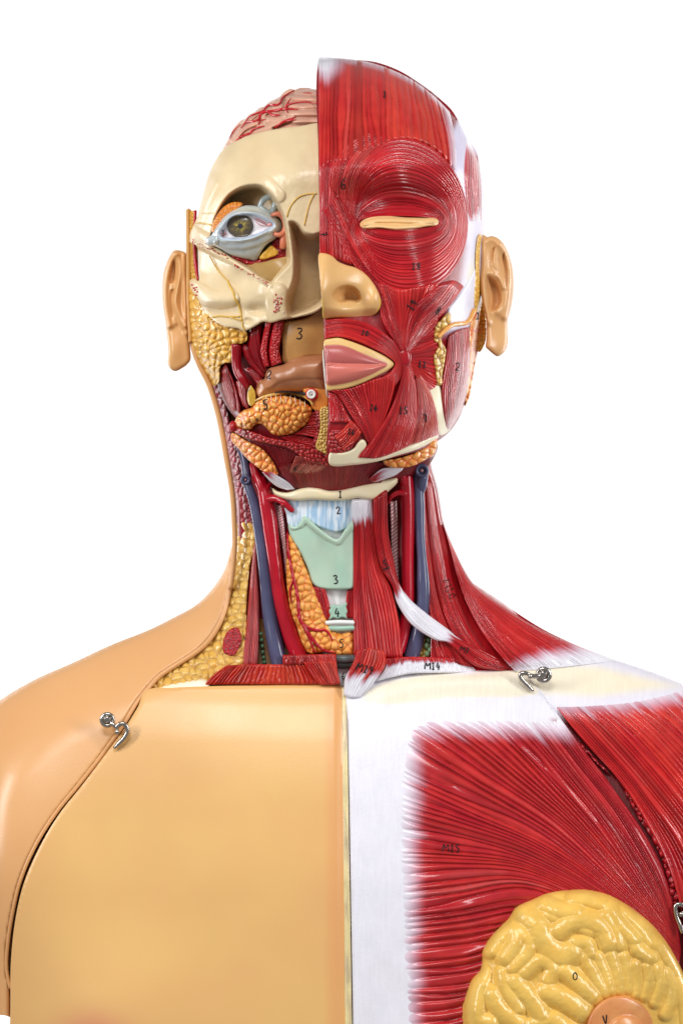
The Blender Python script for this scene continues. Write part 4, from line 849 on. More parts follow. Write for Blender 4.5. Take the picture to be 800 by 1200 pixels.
# ================================================================== HEAD, dissected half (left side of the photo)
# brain
brP = q('R', [(66, 462), (90, 405), (112, 372), (122, 338), (150, 300), (188, 262), (215, 250), (240, 222), (275, 208), (310, 178), (345, 168), (375, 138), (420, 118), (450, 98), (475, 72), (515, 52), (545, 58), (580, 46), (640, 46), (665, 54), (700, 58), (722, 70), (722, 330), (560, 340), (400, 370), (220, 440), (120, 480)])
BP_ = smooth_poly(brP, 2)
gyri = [([(560, 72), (640, 75), (715, 80)], 22), ([(500, 108), (600, 112), (715, 115)], 22), ([(500, 160), (600, 165), (715, 160)], 24), ([(500, 212), (610, 210), (715, 210)], 26), ([(545, 262), (620, 262), (715, 262)], 24),
  ([(345, 205), (400, 178), (450, 165)], 22), ([(225, 262), (300, 205), (390, 155), (445, 125)], 20), ([(370, 258), (430, 250), (480, 225)], 24), ([(390, 215), (440, 225)], 14), ([(335, 235), (345, 285), (310, 300)], 20),
  ([(128, 402), (195, 320), (285, 275)], 22), ([(250, 345), (350, 310), (470, 262), (530, 245)], 22), ([(165, 410), (250, 370), (380, 330)], 24), ([(110, 345), (150, 300), (215, 250)], 20), ([(460, 110), (500, 75), (540, 60)], 18), ([(90, 430), (120, 380)], 18)]
GY = [(spline(q('R', w), 14), r / 5.7 * 1.0) for w, r in gyri]
def brD(x, y):
    b = 168 * np.sqrt(np.clip(1 - ((np.maximum(385 - x, 0)) / 148)**2 - (np.clip(250 - y, 0, 200) / 148)**2, 0, 1)) - 8
    h = 0 * x
    for w, r in GY: h = np.maximum(h, ridge(x, y, w, r, min(13, r * 3.0)))
    return b + h
brain = sheet('brain', BP_, brD, lambda x, y: mix(lin(222, 176, 150), lin(208, 152, 128), fbm(x * .1, y * .1)), 'fat', step=.8, thick=60, er=1.5, sm=False)
for w, r in [([(145, 408), (200, 365), (245, 350), (270, 322), (340, 300)], [1, 1.5, 1.5, 1.3, .7]), ([(185, 315), (220, 278), (300, 262), (322, 215), (400, 200), (480, 186), (565, 190)], [.6, 1.3, 1.8, 1.8, 1.6, 1.2, .7]),
             ([(200, 300), (240, 240), (300, 212), (332, 198), (370, 162), (440, 155), (462, 112), (540, 62)], [.5, .8, 1, 1.1, 1.4, 1.4, 1.2, .6]), ([(412, 312), (450, 285), (480, 268), (550, 242)], [1, 1.6, 1.4, .7]),
             ([(485, 172), (505, 135), (520, 112)], [1.2, 1, .5]), ([(482, 182), (500, 160), (545, 146), (620, 140), (690, 152)], [1.2, 1.1, .9, .8, .7]), ([(370, 208), (400, 228), (445, 226)], [1.4, 1.6, .8]), ([(485, 185), (498, 212)], [1, .6]),
             ([(108, 385), (125, 350), (150, 320), (180, 290)], [.6, .9, .7, .5]), ([(300, 290), (325, 262), (350, 255)], [.8, .8, .4]), ([(480, 268), (520, 262), (552, 258)], [1, 1.2, .6]), ([(600, 78), (650, 80), (700, 95)], [.4, .6, .5])]:
    tube('brain_artery', q('R', w), np.array(r) * 1.0, lin(190, 24, 36), 'vessel', lift=.3, parent=brain, seg=8)
# skull
skP = [(262.5, 174), (275, 166), (298, 157), (326, 151), (353, 147.5), (372, 144), (378, 146), (379, 200), (379, 300), (379, 357), (370, 366), (352, 371), (336, 374), (329, 375), (318, 378), (308, 377), (301, 381), (292, 386), (286, 388), (279, 385), (262, 382), (248, 373), (238, 362), (232, 350), (226, 342), (222.5, 334), (223, 328), (229, 327), (233, 330), (233, 310), (232, 292), (229, 287), (221, 283), (219.5, 279), (226, 266), (232, 252), (238, 228), (245, 204), (252, 189)]
SKP = smooth_poly(skP, 1.6)
orbit = smooth_poly(q('M', [(140, 262), (150, 205), (185, 130), (235, 60), (300, 18), (370, 0), (430, 5), (490, 50), (535, 110), (570, 180), (590, 260), (600, 340), (606, 410), (602, 470), (560, 520), (520, 560), (490, 588), (440, 566), (360, 510), (270, 455), (200, 405), (150, 372), (112, 352), (120, 320)]), 2)
nasal = smooth_poly([(337.5, 259), (345, 258), (352, 263), (358, 271), (366, 273), (374, 271), (382, 268), (384, 300), (382, 352), (371, 362), (352, 369), (338, 371), (334, 360), (335, 345), (341, 330), (343, 310), (341, 290), (338, 270)], 2)
def skD(x, y):
    b = HL(x, y) + gs(x, y, 345, 205, 26, 14, 5) + gs(x, y, 285, 196, 24, 12, 4)
    b += ridge(x, y, q('M', [(110, 300), (160, 200), (230, 80), (330, 5), (450, -5), (530, 70)]), 9, 3.5)
    b -= 56 * sstep(0, 9, sdf(x, y, orbit))
    b -= 40 * sstep(0, 10, sdf(x, y, nasal))
    b += ridge(x, y, q('N', [(60, 180), (130, 220), (190, 235), (250, 225)]), 11, 9) + gs(x, y, 228, 332, 6, 8, 8)
    b -= gs(x, y, 258, 364, 18, 6, 12) + gs(x, y, 262, 325, 22, 18, 9)
    b += ridge(x, y, q('N', [(500, 200), (500, 280), (510, 330)]), 13, 7)
    b -= gs(x, y, 301, 363, 7, 4, 9) + gs(x, y, 290, 376, 3, 2.5, 4)
    b += 4 * np.exp(-(nearest(x, y, q('M', [(20, 345), (110, 378), (270, 466), (485, 596)]), False)[0] / 2.6)**2)
    b += 7 * np.exp(-(nearest(x, y, q('A', [(270, 560), (215, 660), (175, 790)]), False)[0] / 7)**2)
    b += ridge(x, y, [(226, 272), (236, 278), (246, 284)], 8, 10)
    b -= 13 * sstep(0, 5, y - (282 + (x - 222) * .52)) * sstep(276, 240, x) * sstep(334, 308, y)
    b += .8 * (fbm(x * .08, y * .08, 6) - .5) * 2 + gs(x, y, 300, 345, 16, 10, 5) - gs(x, y, 282, 330, 10, 12, 5)
    return b
def skcol(x, y):
    base = mix(lin(230, 208, 168), lin(216, 190, 146), fbm(x * .03, y * .03) )
    base = mix(base, lin(196, 164, 112), sstep(0, 12, sdf(x, y, nasal)) * .85)
    base = mix(base, lin(206, 178, 130), sstep(2, 10, sdf(x, y, orbit)) * .8)
    base = mix(base, lin(240, 228, 178), sstep(172, 160, y) * .0)
    return base
skull = sheet('skull', SKP, skD, skcol, 'bone', step=1.1, thick=12, er=2, sm=False)
YN = lin(214, 172, 70)
for w, r in [(q('M', [(580, 195), (592, 155), (615, 115), (650, 80), (700, 62), (755, 60)]), .9), (q('M', [(738, 65), (715, 115), (700, 165), (682, 245)]), .8), (q('M', [(46, 232), (75, 232), (110, 238), (142, 242)]), .9),
             (q('N', [(140, 0), (165, 45), (195, 90), (235, 130)]), .8), (q('N', [(235, 130), (250, 165), (268, 195), (272, 225), (295, 260), (305, 300), (312, 352)]), 1.3), (q('N', [(150, 328), (200, 322), (250, 326), (305, 322)]), .9), (q('N', [(148, 340), (175, 365), (212, 382)]), .9), (q('N', [(250, 326), (280, 338), (308, 345)]), .8), (q('N', [(315, 352), (318, 380), (330, 396)]), .9)]:
    tube('suture_line', w, r, YN, 'bone', lift=.25, parent=skull, seg=8)
RD = lin(196, 40, 44)
mk = []
for a, b in [(45, 155), (62, 182), (55, 172), (75, 192), (68, 210), (70, 168)]:
    c = q('N', [(a, b)])[0]; mk.append(blob(c[0], c[1], float(zat(c[0], c[1])) + .2, 1.5, 1.2, .8, RD, 8, 6))
merge('cheekbone_marrow_dots', mk, 'tissue', skull); mk = []
for i in range(34):
    a = 500 + rng.randn() * 13; b = 262 + rng.randn() * 24; c = q('N', [(a, b)])[0]
    mk.append(blob(c[0], c[1], float(zat(c[0], c[1])) + .2, .7 + rng.rand() * .8, .7 + rng.rand() * .8, .7, RD if rng.rand() > .3 else lin(236, 214, 196), 7, 5))
merge('jaw_marrow_dots', mk, 'tissue', skull)
for (a, b), (c_, d_), n in [((20, 338), (235, 432), 34), ((272, 480), (470, 588), 30)]:
    mk = []
    for i in range(n):
        t = rng.rand(); c = q('M', [(a + (c_ - a) * t + rng.randn() * 2, b + (d_ - b) * t + rng.randn() * 5)])[0]
        mk.append(blob(c[0], c[1], float(zat(c[0], c[1])) + .1, .5 + rng.rand() * 1.0, .4 + rng.rand() * .4, .6, RD, 7, 5, rot=.45))
    merge('rim_marrow_dots', mk, 'tissue', skull)
# cut cheek bone face under the orbit
sheet('orbit_floor', q('M', [(262, 452), (330, 440), (420, 462), (520, 440), (600, 430), (600, 480), (555, 530), (490, 590), (430, 558), (340, 502)]), lambda x, y: HL(x, y) - 34 + 30 * sstep(300, 330, y) * sstep(345, 300, x), lin(176, 142, 88), 'bone', step=1.2, thick=8, er=2)
# strip of cut scalp, fat and a red artery in front of the ear
st_ = [(219, 246), (223.5, 246), (224.5, 300), (224, 340), (226, 400), (222, 400), (219.5, 340), (219, 300)]
sheet('cut_skin_edge', [(218.5, 246), (222.5, 246), (223.5, 300), (223.5, 360), (226, 400), (221, 402), (219, 360), (218.5, 300)], lambda x, y: 34 + 0 * x, lin(206, 150, 78), 'skin', step=1, thick=20, er=1.5, sm=False)
sheet('scalp_fat', [(222, 247), (229, 247), (232, 290), (233, 330), (224, 330), (223, 300)], pebble(lambda x, y: 32 + (x - 222) * 1.0, 4, 1.5, 2), pebcol(lin(222, 170, 80), lin(214, 158, 66), lin(190, 130, 48), 4, 2), 'fat', step=.8, thick=16, er=1, sm=False)
tube('temporal_artery', [(229, 247), (228.5, 262), (228, 285), (229, 305), (231, 320), (232.5, 329)], [1.8, 1.8, 1.8, 2, 2.4, 1.4], acol, d=[40, 42, 44, 46, 48, 50])
# yellow fat below the skull
fp = q('C', [(44, -60), (60, -60), (90, 0), (110, 40), (150, 82), (200, 118), (262, 140), (312, 150), (320, 180), (308, 205), (262, 214), (246, 235), (246, 300), (215, 300), (192, 320), (186, 390), (158, 408), (120, 350), (92, 312), (66, 260), (48, 120)])
sheet('cheek_fat', fp, pebble(lambda x, y: HL(x, y) - 12, 8.6, 6.0, 31, .95, 0), pebcol(lin(230, 182, 84), lin(220, 166, 66), lin(196, 136, 44), 8.6, 31, .95, 0, edge=.85), 'fat', step=.9, thick=18, er=2)
# bed of the opened mouth
def HB(x, y): return HL(x, y) - 30
sheet('mouth_bed', q('p', [(262, 400), (290, 384), (330, 376), (378, 380), (386, 420), (388, 545), (350, 545), (310, 530), (285, 500), (262, 470), (252, 430)]), HB, lambda x, y: mix(lin(110, 8, 18), lin(140, 14, 26), fbm(x * .1, y * .1)), 'tissue', step=1.6, thick=20, er=2)
loft('pterygoid_muscle', [q('C', c) for c in [[(330, 145), (318, 200), (330, 260), (375, 330)], [(355, 135), (350, 200), (365, 270), (400, 345)], [(392, 118), (384, 200), (392, 280), (425, 335)]]], off(HL, -18), nf=3, amp=2, er=6, thick=12, bulge=5, lift=0, r1=lin(130, 6, 20), r2=lin(156, 14, 28))
for cs in [[[(405, 110), (388, 190), (380, 250), (398, 320)], [(440, 98), (420, 190), (415, 250), (425, 318)]], [[(445, 100), (425, 190), (420, 255), (430, 318)], [(494, 106), (478, 190), (470, 240), (482, 300)]]]:
    loft('pterygoid_muscle', [q('C', c) for c in cs], pebble(off(HL, -10), 3.2, 1.8, 4, 1., 0), nf=2, amp=.5, er=3, thick=12, bulge=3, lift=0, ups=12, nt=60, wob=.2)
for cs in [[[(205, 300), (240, 380), (258, 460), (268, 530)], [(222, 305), (260, 390), (285, 480), (290, 540)]], [[(190, 330), (200, 400), (225, 470), (250, 530)], [(228, 310), (246, 380), (264, 450), (276, 520)]], [[(262, 385), (275, 440), (295, 500)], [(330, 400), (322, 450), (330, 520)]],
           [[(300, 330), (330, 360), (360, 400), (370, 440)], [(335, 320), (365, 345), (392, 375), (400, 410)]], [[(290, 215), (305, 270), (345, 330), (385, 375)], [(322, 215), (340, 260), (370, 310), (410, 350)]]]:
    loft('throat_muscle', [q('C', c) for c in cs], off(HL, -20), nf=5, amp=1.8, er=4, thick=10, bulge=4, lift=0, ups=8, r1=lin(146, 14, 26), r2=lin(186, 44, 38))
tube('facial_artery', q('C', [(270, 215), (268, 290), (275, 340), (298, 380), (316, 415)]), [7.2, 6., 5.4, 5.4, 3.6], lin(150, 8, 26), d=[112, 110, 112, 116, 116], seg=18)
sheet('palate', q('C', [(490, 112), (520, 105), (556, 100), (600, 88), (640, 60), (664, 22), (686, 10), (700, 90), (696, 262), (640, 268), (600, 272), (540, 290), (500, 304), (484, 296), (484, 240), (482, 180)]), lambda x, y: HL(x, y) - 16 + gs(x, y, 352, 395, 14, 18, 6), lambda x, y: mix(lin(196, 148, 86), lin(176, 126, 70), fbm(x * .08, y * .08)), 'bone', step=1, thick=12, er=2.5)
TP_ = smooth_poly(q('O', [(268, 270), (275, 215), (290, 190), (318, 182), (325, 150), (345, 118), (400, 98), (440, 90), (480, 62), (560, 40), (690, 30), (715, 60), (715, 262), (600, 262), (450, 264), (340, 292), (285, 300)]), 2)
def toD(x, y): return HL(x, y) - 14 + 20 * np.sqrt(np.clip(1 - (1 - np.clip(sdf(x, y, TP_) / 20, 0, 1))**2, 0, 1)) + ridge(x, y, q('O', [(330, 175), (350, 150), (440, 120), (560, 105), (700, 110)]), 14, 3)
sheet('tongue', TP_, toD, lambda x, y: mix(mix(lin(186, 126, 86), lin(160, 98, 64), fbm(x * .06, y * .1)), lin(206, 130, 60), sstep(450, 458, y) * .6), 'skin', step=1, thick=16, er=2, sm=False)
sheet('gum_tissue', q('O', [(560, 245), (640, 235), (715, 228), (722, 300), (718, 360), (670, 385), (625, 372), (600, 320)]), lambda x, y: HL(x, y) - 1, lambda x, y: mix(lin(232, 128, 40), lin(206, 140, 70), fbm(x * .12, y * .12)), 'fat', step=1, thick=12, er=2.5)
slP = q('O', [(132, 455), (150, 415), (185, 380), (235, 362), (265, 330), (300, 305), (350, 290), (430, 285), (520, 305), (580, 335), (618, 368), (610, 410), (590, 455), (540, 500), (490, 525), (430, 538), (375, 530), (345, 505), (320, 478), (290, 462), (250, 478), (245, 500), (190, 498), (140, 478)])
SLP = smooth_poly(slP, 2)
def slD(x, y): return HL(x, y) - 12 + 16 * np.sqrt(np.clip(1 - (1 - np.clip(sdf(x, y, SLP) / 14, 0, 1))**2, 0, 1))
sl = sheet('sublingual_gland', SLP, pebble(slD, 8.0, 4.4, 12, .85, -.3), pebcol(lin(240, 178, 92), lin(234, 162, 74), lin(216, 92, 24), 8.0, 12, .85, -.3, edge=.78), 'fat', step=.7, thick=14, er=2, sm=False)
tube('gum_rim', q('O', [(262, 318), (300, 300), (345, 285), (420, 272), (500, 275), (560, 288), (600, 310), (622, 345)]), [1, 1.8, 2, 2.2, 2.2, 2.2, 2, 1.4], lin(222, 178, 96), 'fat', lift=1.4)
for k in range(9):
    a = 330 + k * 30; b = 300 + (0, -6, -9, -10, -8, -4, 4, 14, 26)[k] * .8
    tube('white_tooth_ridge', q('O', [(a, b - 10), (a + 2, b + 18), (a + 5, b + 36)]), [.4, .65, .3], lin(240, 214, 186), 'fat', lift=.3, parent=sl, seg=6)
c2 = q('O', [(612, 277)])[0]; zd = float(zat(c2[0], c2[1]))
merge('duct_pin', [ring(c2[0], c2[1], zd + 4, 4, 1.5, lin(238, 236, 230)), blob(c2[0], c2[1], zd + 2, 3.6, 3.6, 2.6, lin(232, 228, 220)), blob(c2[0], c2[1], zd + 5.2, 1.2, 1.2, .8, lin(150, 140, 130)), ring(c2[0] + .6, c2[1] + .5, zd + .6, 6.2, 1.2, lin(210, 30, 30))], 'bone', None)
sheet('yellow_tissue', q('O', [(215, 262), (232, 218), (245, 235), (262, 262), (265, 300), (258, 345), (226, 348), (212, 310)]), lambda x, y: HL(x, y) - 8 + 3 * fbm(x * .4, y * .1), lambda x, y: mix(lin(226, 186, 70), lin(200, 150, 50), fbm(x * .3, y * .1)), 'fat', step=.8, thick=8, er=2)
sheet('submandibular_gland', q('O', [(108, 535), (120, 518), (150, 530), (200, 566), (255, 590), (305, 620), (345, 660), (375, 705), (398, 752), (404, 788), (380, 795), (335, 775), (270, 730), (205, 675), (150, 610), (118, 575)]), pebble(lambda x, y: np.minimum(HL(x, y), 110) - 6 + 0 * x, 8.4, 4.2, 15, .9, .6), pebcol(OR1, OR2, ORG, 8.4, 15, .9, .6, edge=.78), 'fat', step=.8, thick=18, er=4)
loft('floor_muscle', [q('O', c) for c in [[(500, 528), (570, 535), (640, 548)], [(545, 500), (600, 500), (655, 505)], [(590, 455), (620, 450), (660, 450)], [(612, 392), (640, 385), (668, 382)]]], off(HL, -6), lift=0, nf=9, amp=2.6, er=2, thick=10, nt=30)
loft('floor_muscle', [q('O', c) for c in [[(420, 545), (500, 590), (640, 612)], [(500, 530), (570, 545), (645, 560)]]], off(HL, -8), lift=0, nf=5, amp=2.4, er=2, thick=10, nt=30)
sheet('floor_cut_muscle', q('O', [(636, 372), (672, 376), (668, 480), (645, 614), (618, 605), (640, 500)]), pebble(off(HL, -3), 4.4, 2.4, 7, 1.6, 0), pebcol(lin(156, 20, 34), lin(176, 50, 54), lin(110, 6, 18), 4.4, 7, 1.6, 0), 'tissue', step=.8, thick=10, er=2)
sheet('chin_fat', q('O', [(668, 368), (718, 355), (722, 450), (727, 655), (690, 645), (640, 612), (656, 540), (668, 480)]), pebble(off(HL, 2), 3.6, 1.8, 3), pebcol(lin(232, 200, 120), lin(224, 186, 96), lin(200, 154, 66), 3.6, 3), 'fat', step=.7, thick=12, er=1.5)
sheet('mouth_floor_cut_muscle', q('O', [(118, 488), (150, 490), (200, 500), (270, 520), (340, 548), (420, 562), (500, 578), (560, 596), (640, 618), (690, 640), (726, 658), (728, 724), (680, 715), (620, 705), (560, 678), (500, 632), (440, 605), (360, 588), (270, 570), (190, 545), (130, 512)]), pebble(lambda x, y: HL(x, y) - 2, 4.8, 2.6, 6), pebcol(lin(168, 22, 32), lin(190, 44, 44), lin(116, 4, 14), 4.8, 6), 'tissue', step=.7, thick=12, er=2.5)
merge('cut_muscle_tip', [blob(273, 500, 104, 5, 7, 6, lin(170, 16, 28))], 'tissue', None)
loft('digastric_muscle', [q('O', c) for c in [[(262, 580), (330, 650), (385, 730), (405, 790)], [(340, 596), (380, 660), (410, 730), (425, 800)], [(430, 612), (440, 670), (442, 740), (440, 800)], [(520, 650), (490, 700), (465, 750), (448, 800)]]], lambda x, y: np.minimum(HL(x, y) - 12, 122), lift=0, nf=22, amp=1.8, er=2, thick=10, nt=40, wob=.4, r1=lin(120, 14, 26), r2=lin(150, 44, 44))
loft('digastric_fan', [q('C', c) for c in [[(545, 735), (525, 790), (500, 850)], [(600, 745), (555, 800), (510, 855)], [(650, 765), (580, 820), (518, 868)], [(700, 782), (600, 850), (528, 885)]]], lambda x, y: np.minimum(HL(x, y) - 6, 122) - 14 * sstep(545, 570, y), lift=0, nf=16, amp=1.4, er=1.5, thick=5, nt=40, wob=.4, white=Wt(.78, .14, .12, True), r1=lin(166, 60, 54), r2=lin(216, 140, 118))

# ---------------------------------------------------------------- eye
ly = smooth_poly(q('M', [(98, 348), (112, 318), (140, 300), (160, 262), (190, 222), (230, 178), (290, 142), (350, 128), (410, 134), (460, 156), (505, 190), (545, 226), (552, 262), (535, 300), (505, 330), (470, 352), (440, 385), (418, 430), (398, 462), (360, 446), (310, 436), (250, 418), (195, 385), (150, 366), (120, 364)]), 1.6)
ap = smooth_poly(q('M', [(192, 292), (210, 262), (235, 228), (270, 202), (320, 188), (380, 190), (430, 205), (470, 225), (497, 243), (470, 262), (420, 285), (370, 305), (300, 318), (240, 318), (205, 312)]), 1.4)
aps = spline(ap, 60, True)
def eyb(x, y): return 112 + 30 * np.sqrt(np.clip(1 - ((x - 288) / 52)**2 - ((y - 268) / 42)**2, 0, 1))
def lidD(x, y):
    b = eyb(x, y)
    o = sdf(x, y, ap)
    b = b + 5.5 * np.exp(-((o + 3.5) / 3.2)**2) + ridge(x, y, q('M', [(170, 345), (240, 368), (330, 370), (410, 348), (470, 318), (520, 270)]), 4, 2.5)
    b += ridge(x, y, q('M', [(100, 345), (125, 340), (150, 335)]), 6, 6)
    return b - 5 * sstep(-1, 2, o)
def lidcol(x, y):
    o = sdf(x, y, ap)
    c = mix(lin(198, 204, 200), lin(184, 194, 200), fbm(x * .1, y * .1))
    c = mix(c, lin(176, 196, 224), np.exp(-((o + 1) / 2.)**2) * .7)
    c = mix(c, lin(214, 206, 160), np.exp(-((y - 245) / 3)**2 - ((x - 290) / 20)**2) * .4)  # cream highlight painted into the upper lid colour
    return mix(c, lin(232, 228, 232), sstep(-.3, .5, o))
eye = sheet('eyeball_with_lids', ly, lidD, lidcol, 'eye', step=.6, thick=30, er=4, sm=False)
ic = q('M', [(308, 250)])[0]
iP = [(ic[0] + 15.4 * math.cos(a), ic[1] + np.clip(13.6 * math.sin(a), -12.2, 12.4)) for a in np.linspace(0, 2 * math.pi, 44)[:-1]]
def iriscol(x, y):
    dx = x - ic[0]; dy = y - ic[1]; r = np.hypot(dx, dy * 1.05) / 15.; a = np.arctan2(dy, dx)
    n = vn(a * 9 + 30, r * 3, 2) * .6 + vn(a * 21 + 70, r * 4, 4) * .4
    c = mix(lin(84, 74, 58), lin(140, 118, 66), sstep(.35, .75, n) * sstep(1.0, .25, r))
    c = mix(c, lin(178, 160, 70), np.exp(-((r - .3) / .16)**2) * sstep(.4, .6, n))
    c = mix(c, lin(60, 60, 60), sstep(.82, 1, r) * .8)
    return mix(c, lin(48, 48, 66), sstep(.24, .17, r))
sheet('iris', iP, lambda x, y: lidD(x, y) + 1.0 + 1.5 * np.sqrt(np.clip(1 - ((x - ic[0])**2 + (y - ic[1])**2) / 260, 0, 1)), iriscol, 'eye', step=.45, thick=1, er=.5, sm=False, parent=eye)
for w in [[(395, 212), (430, 228), (462, 240), (490, 240)], [(392, 208), (420, 212), (455, 232)], [(400, 225), (425, 245), (465, 246)], [(192, 300), (210, 292), (228, 296)], [(205, 315), (215, 300), (222, 285)]]:
    tube('eye_vein', q('M', w), [.25, .4, .3], lin(206, 90, 96), 'eye', lift=.1, parent=eye, seg=6)
merge('tear_duct', [blob(*(list(q('M', [(480, 241)])[0]) + [float(zat(*q('M', [(480, 241)])[0])) + .3]), 3, 1.8, 1.2, lin(226, 150, 144))], 'eye', eye)
sheet('tear_gland', q('M', [(140, 285), (145, 240), (165, 195), (200, 148), (240, 118), (285, 108), (325, 118), (300, 150), (240, 190), (190, 240), (158, 285)]), pebble(lambda x, y: eyb(x, y) - 2 + 0 * x, 4.5, 1.8, 2), pebcol(lin(226, 150, 64), lin(218, 136, 50), lin(206, 104, 30), 4.5, 2), 'fat', step=.7, thick=16, er=3)
tube('pulley_ring', q('M', [(425, 135), (440, 100), (468, 80), (496, 78), (512, 100), (506, 140), (490, 172), (462, 168), (436, 150)]), 3.6, lin(170, 186, 190), 'eye', d=[128, 128, 128, 127, 126, 126, 128, 130, 130], closed=True, n=60)
sheet('pulley_block', q('M', [(500, 86), (520, 95), (540, 130), (556, 175), (552, 200), (520, 190), (498, 176), (506, 140)]), lambda x, y: 124 + 0 * x, lin(166, 182, 184), 'eye', step=.7, thick=10, er=3)
tube('tear_sac', q('M', [(492, 186), (520, 178), (548, 186), (568, 215), (574, 255), (560, 288), (535, 302), (512, 296), (506, 285)]), [2, 3, 3.6, 3.8, 4, 3.8, 3.2, 2.8, 2.2], lin(206, 118, 88), 'fat', d=[136, 138, 138, 136, 134, 136, 138, 138, 136], seg=16)
tube('tear_sac', q('M', [(568, 280), (562, 320), (557, 360), (556, 378)]), [3.6, 4, 4.2, 3.6], lin(206, 118, 88), 'fat', d=[134, 134, 133, 132], seg=16)
sheet('eye_muscle', q('M', [(250, 420), (320, 430), (390, 455), (430, 430), (480, 370), (520, 320), (545, 330), (560, 390), (590, 385), (600, 410), (585, 440), (520, 450), (470, 466), (474, 488), (430, 492), (360, 478), (300, 458)]), lambda x, y: 123 + 5 * fbm(x * .2, y * .2), lambda x, y: mix(lin(170, 14, 28), lin(140, 8, 22), fbm(x * .2, y * .2)), 'vessel', step=.8, thick=14, er=3)
sheet('orbit_fat', q('M', [(486, 362), (505, 372), (532, 402), (520, 420), (480, 435), (445, 446), (418, 440), (440, 405), (462, 385)]), lambda x, y: 129 + 2 * fbm(x * .3, y * .3), lin(222, 168, 62), 'fat', step=.8, thick=8, er=2)
# ================================================================== INK
GL = {'1': [[(.3, .2), (.5, 0), (.5, 1)], [(.25, 1), (.75, 1)]], '2': [[(.05, .25), (.25, 0), (.65, 0), (.75, .3), (.4, .7), (.05, 1), (.85, .95)]],
      '3': [[(.1, .1), (.5, 0), (.75, .2), (.4, .45), (.8, .65), (.6, .95), (.1, .95)]], '4': [[(.35, 0), (.1, .6), (.85, .58)], [(.6, .3), (.55, 1)]],
      '5': [[(.75, 0), (.25, .02), (.2, .4), (.6, .45), (.7, .75), (.45, 1), (.1, .92)]], '6': [[(.6, 0), (.2, .45), (.2, .85), (.5, 1), (.75, .75), (.5, .55), (.2, .7)]],
      '7': [[(.1, .05), (.75, 0), (.4, 1)], [(.2, .5), (.7, .48)]], '8': [[(.5, .48), (.2, .3), (.4, 0), (.7, .15), (.5, .48), (.2, .75), (.45, 1), (.75, .8), (.5, .48)]],
      '9': [[(.7, .3), (.4, .5), (.2, .25), (.5, 0), (.7, .25), (.65, 1)]], '0': [[(.5, 0), (.2, .3), (.25, .8), (.5, 1), (.8, .7), (.75, .25), (.5, 0)]],
      'M': [[(0, 1), (.15, 0), (.45, .6), (.85, 0), (.95, 1)]], 'V': [[(.1, 0), (.35, .9), (.8, 0)]], 'O': [[(.5, 0), (.1, .3), (.15, .8), (.5, 1), (.88, .7), (.85, .25), (.5, 0)]]}
def ink(text, cx, cy, h, rot=0., r=.62, parent=None, wsc=.62, col=lin(24, 20, 24)):
    items = []
    adv = h * (wsc + .12); tot = adv * len(text); c, s = math.cos(rot), math.sin(rot)
    for i, ch in enumerate(text):
        k = 1.35 if ch == 'M' else 1
        for stroke in GL[ch]:
            P = []
            for a, b in stroke:
                X = -tot / 2 + i * adv + (a * h * wsc * k if ch == 'M' else a * h * wsc) - (h * .18 if ch == 'M' else 0); Y = (b - .5) * h
                P.append((cx + X * c - Y * s, cy + X * s + Y * c))
            items.append(tube('', P, r, col, lift=.15, build=False, seg=6, n=max(6, int(h * 1.6)), flat=.5))
    return merge('marker_number', items, 'ink', parent)
G = bpy.data.objects.get
def par(nm):
    o = G(nm)
    while o is not None and o.parent is not None and o.parent is not root: o = o.parent
    return o
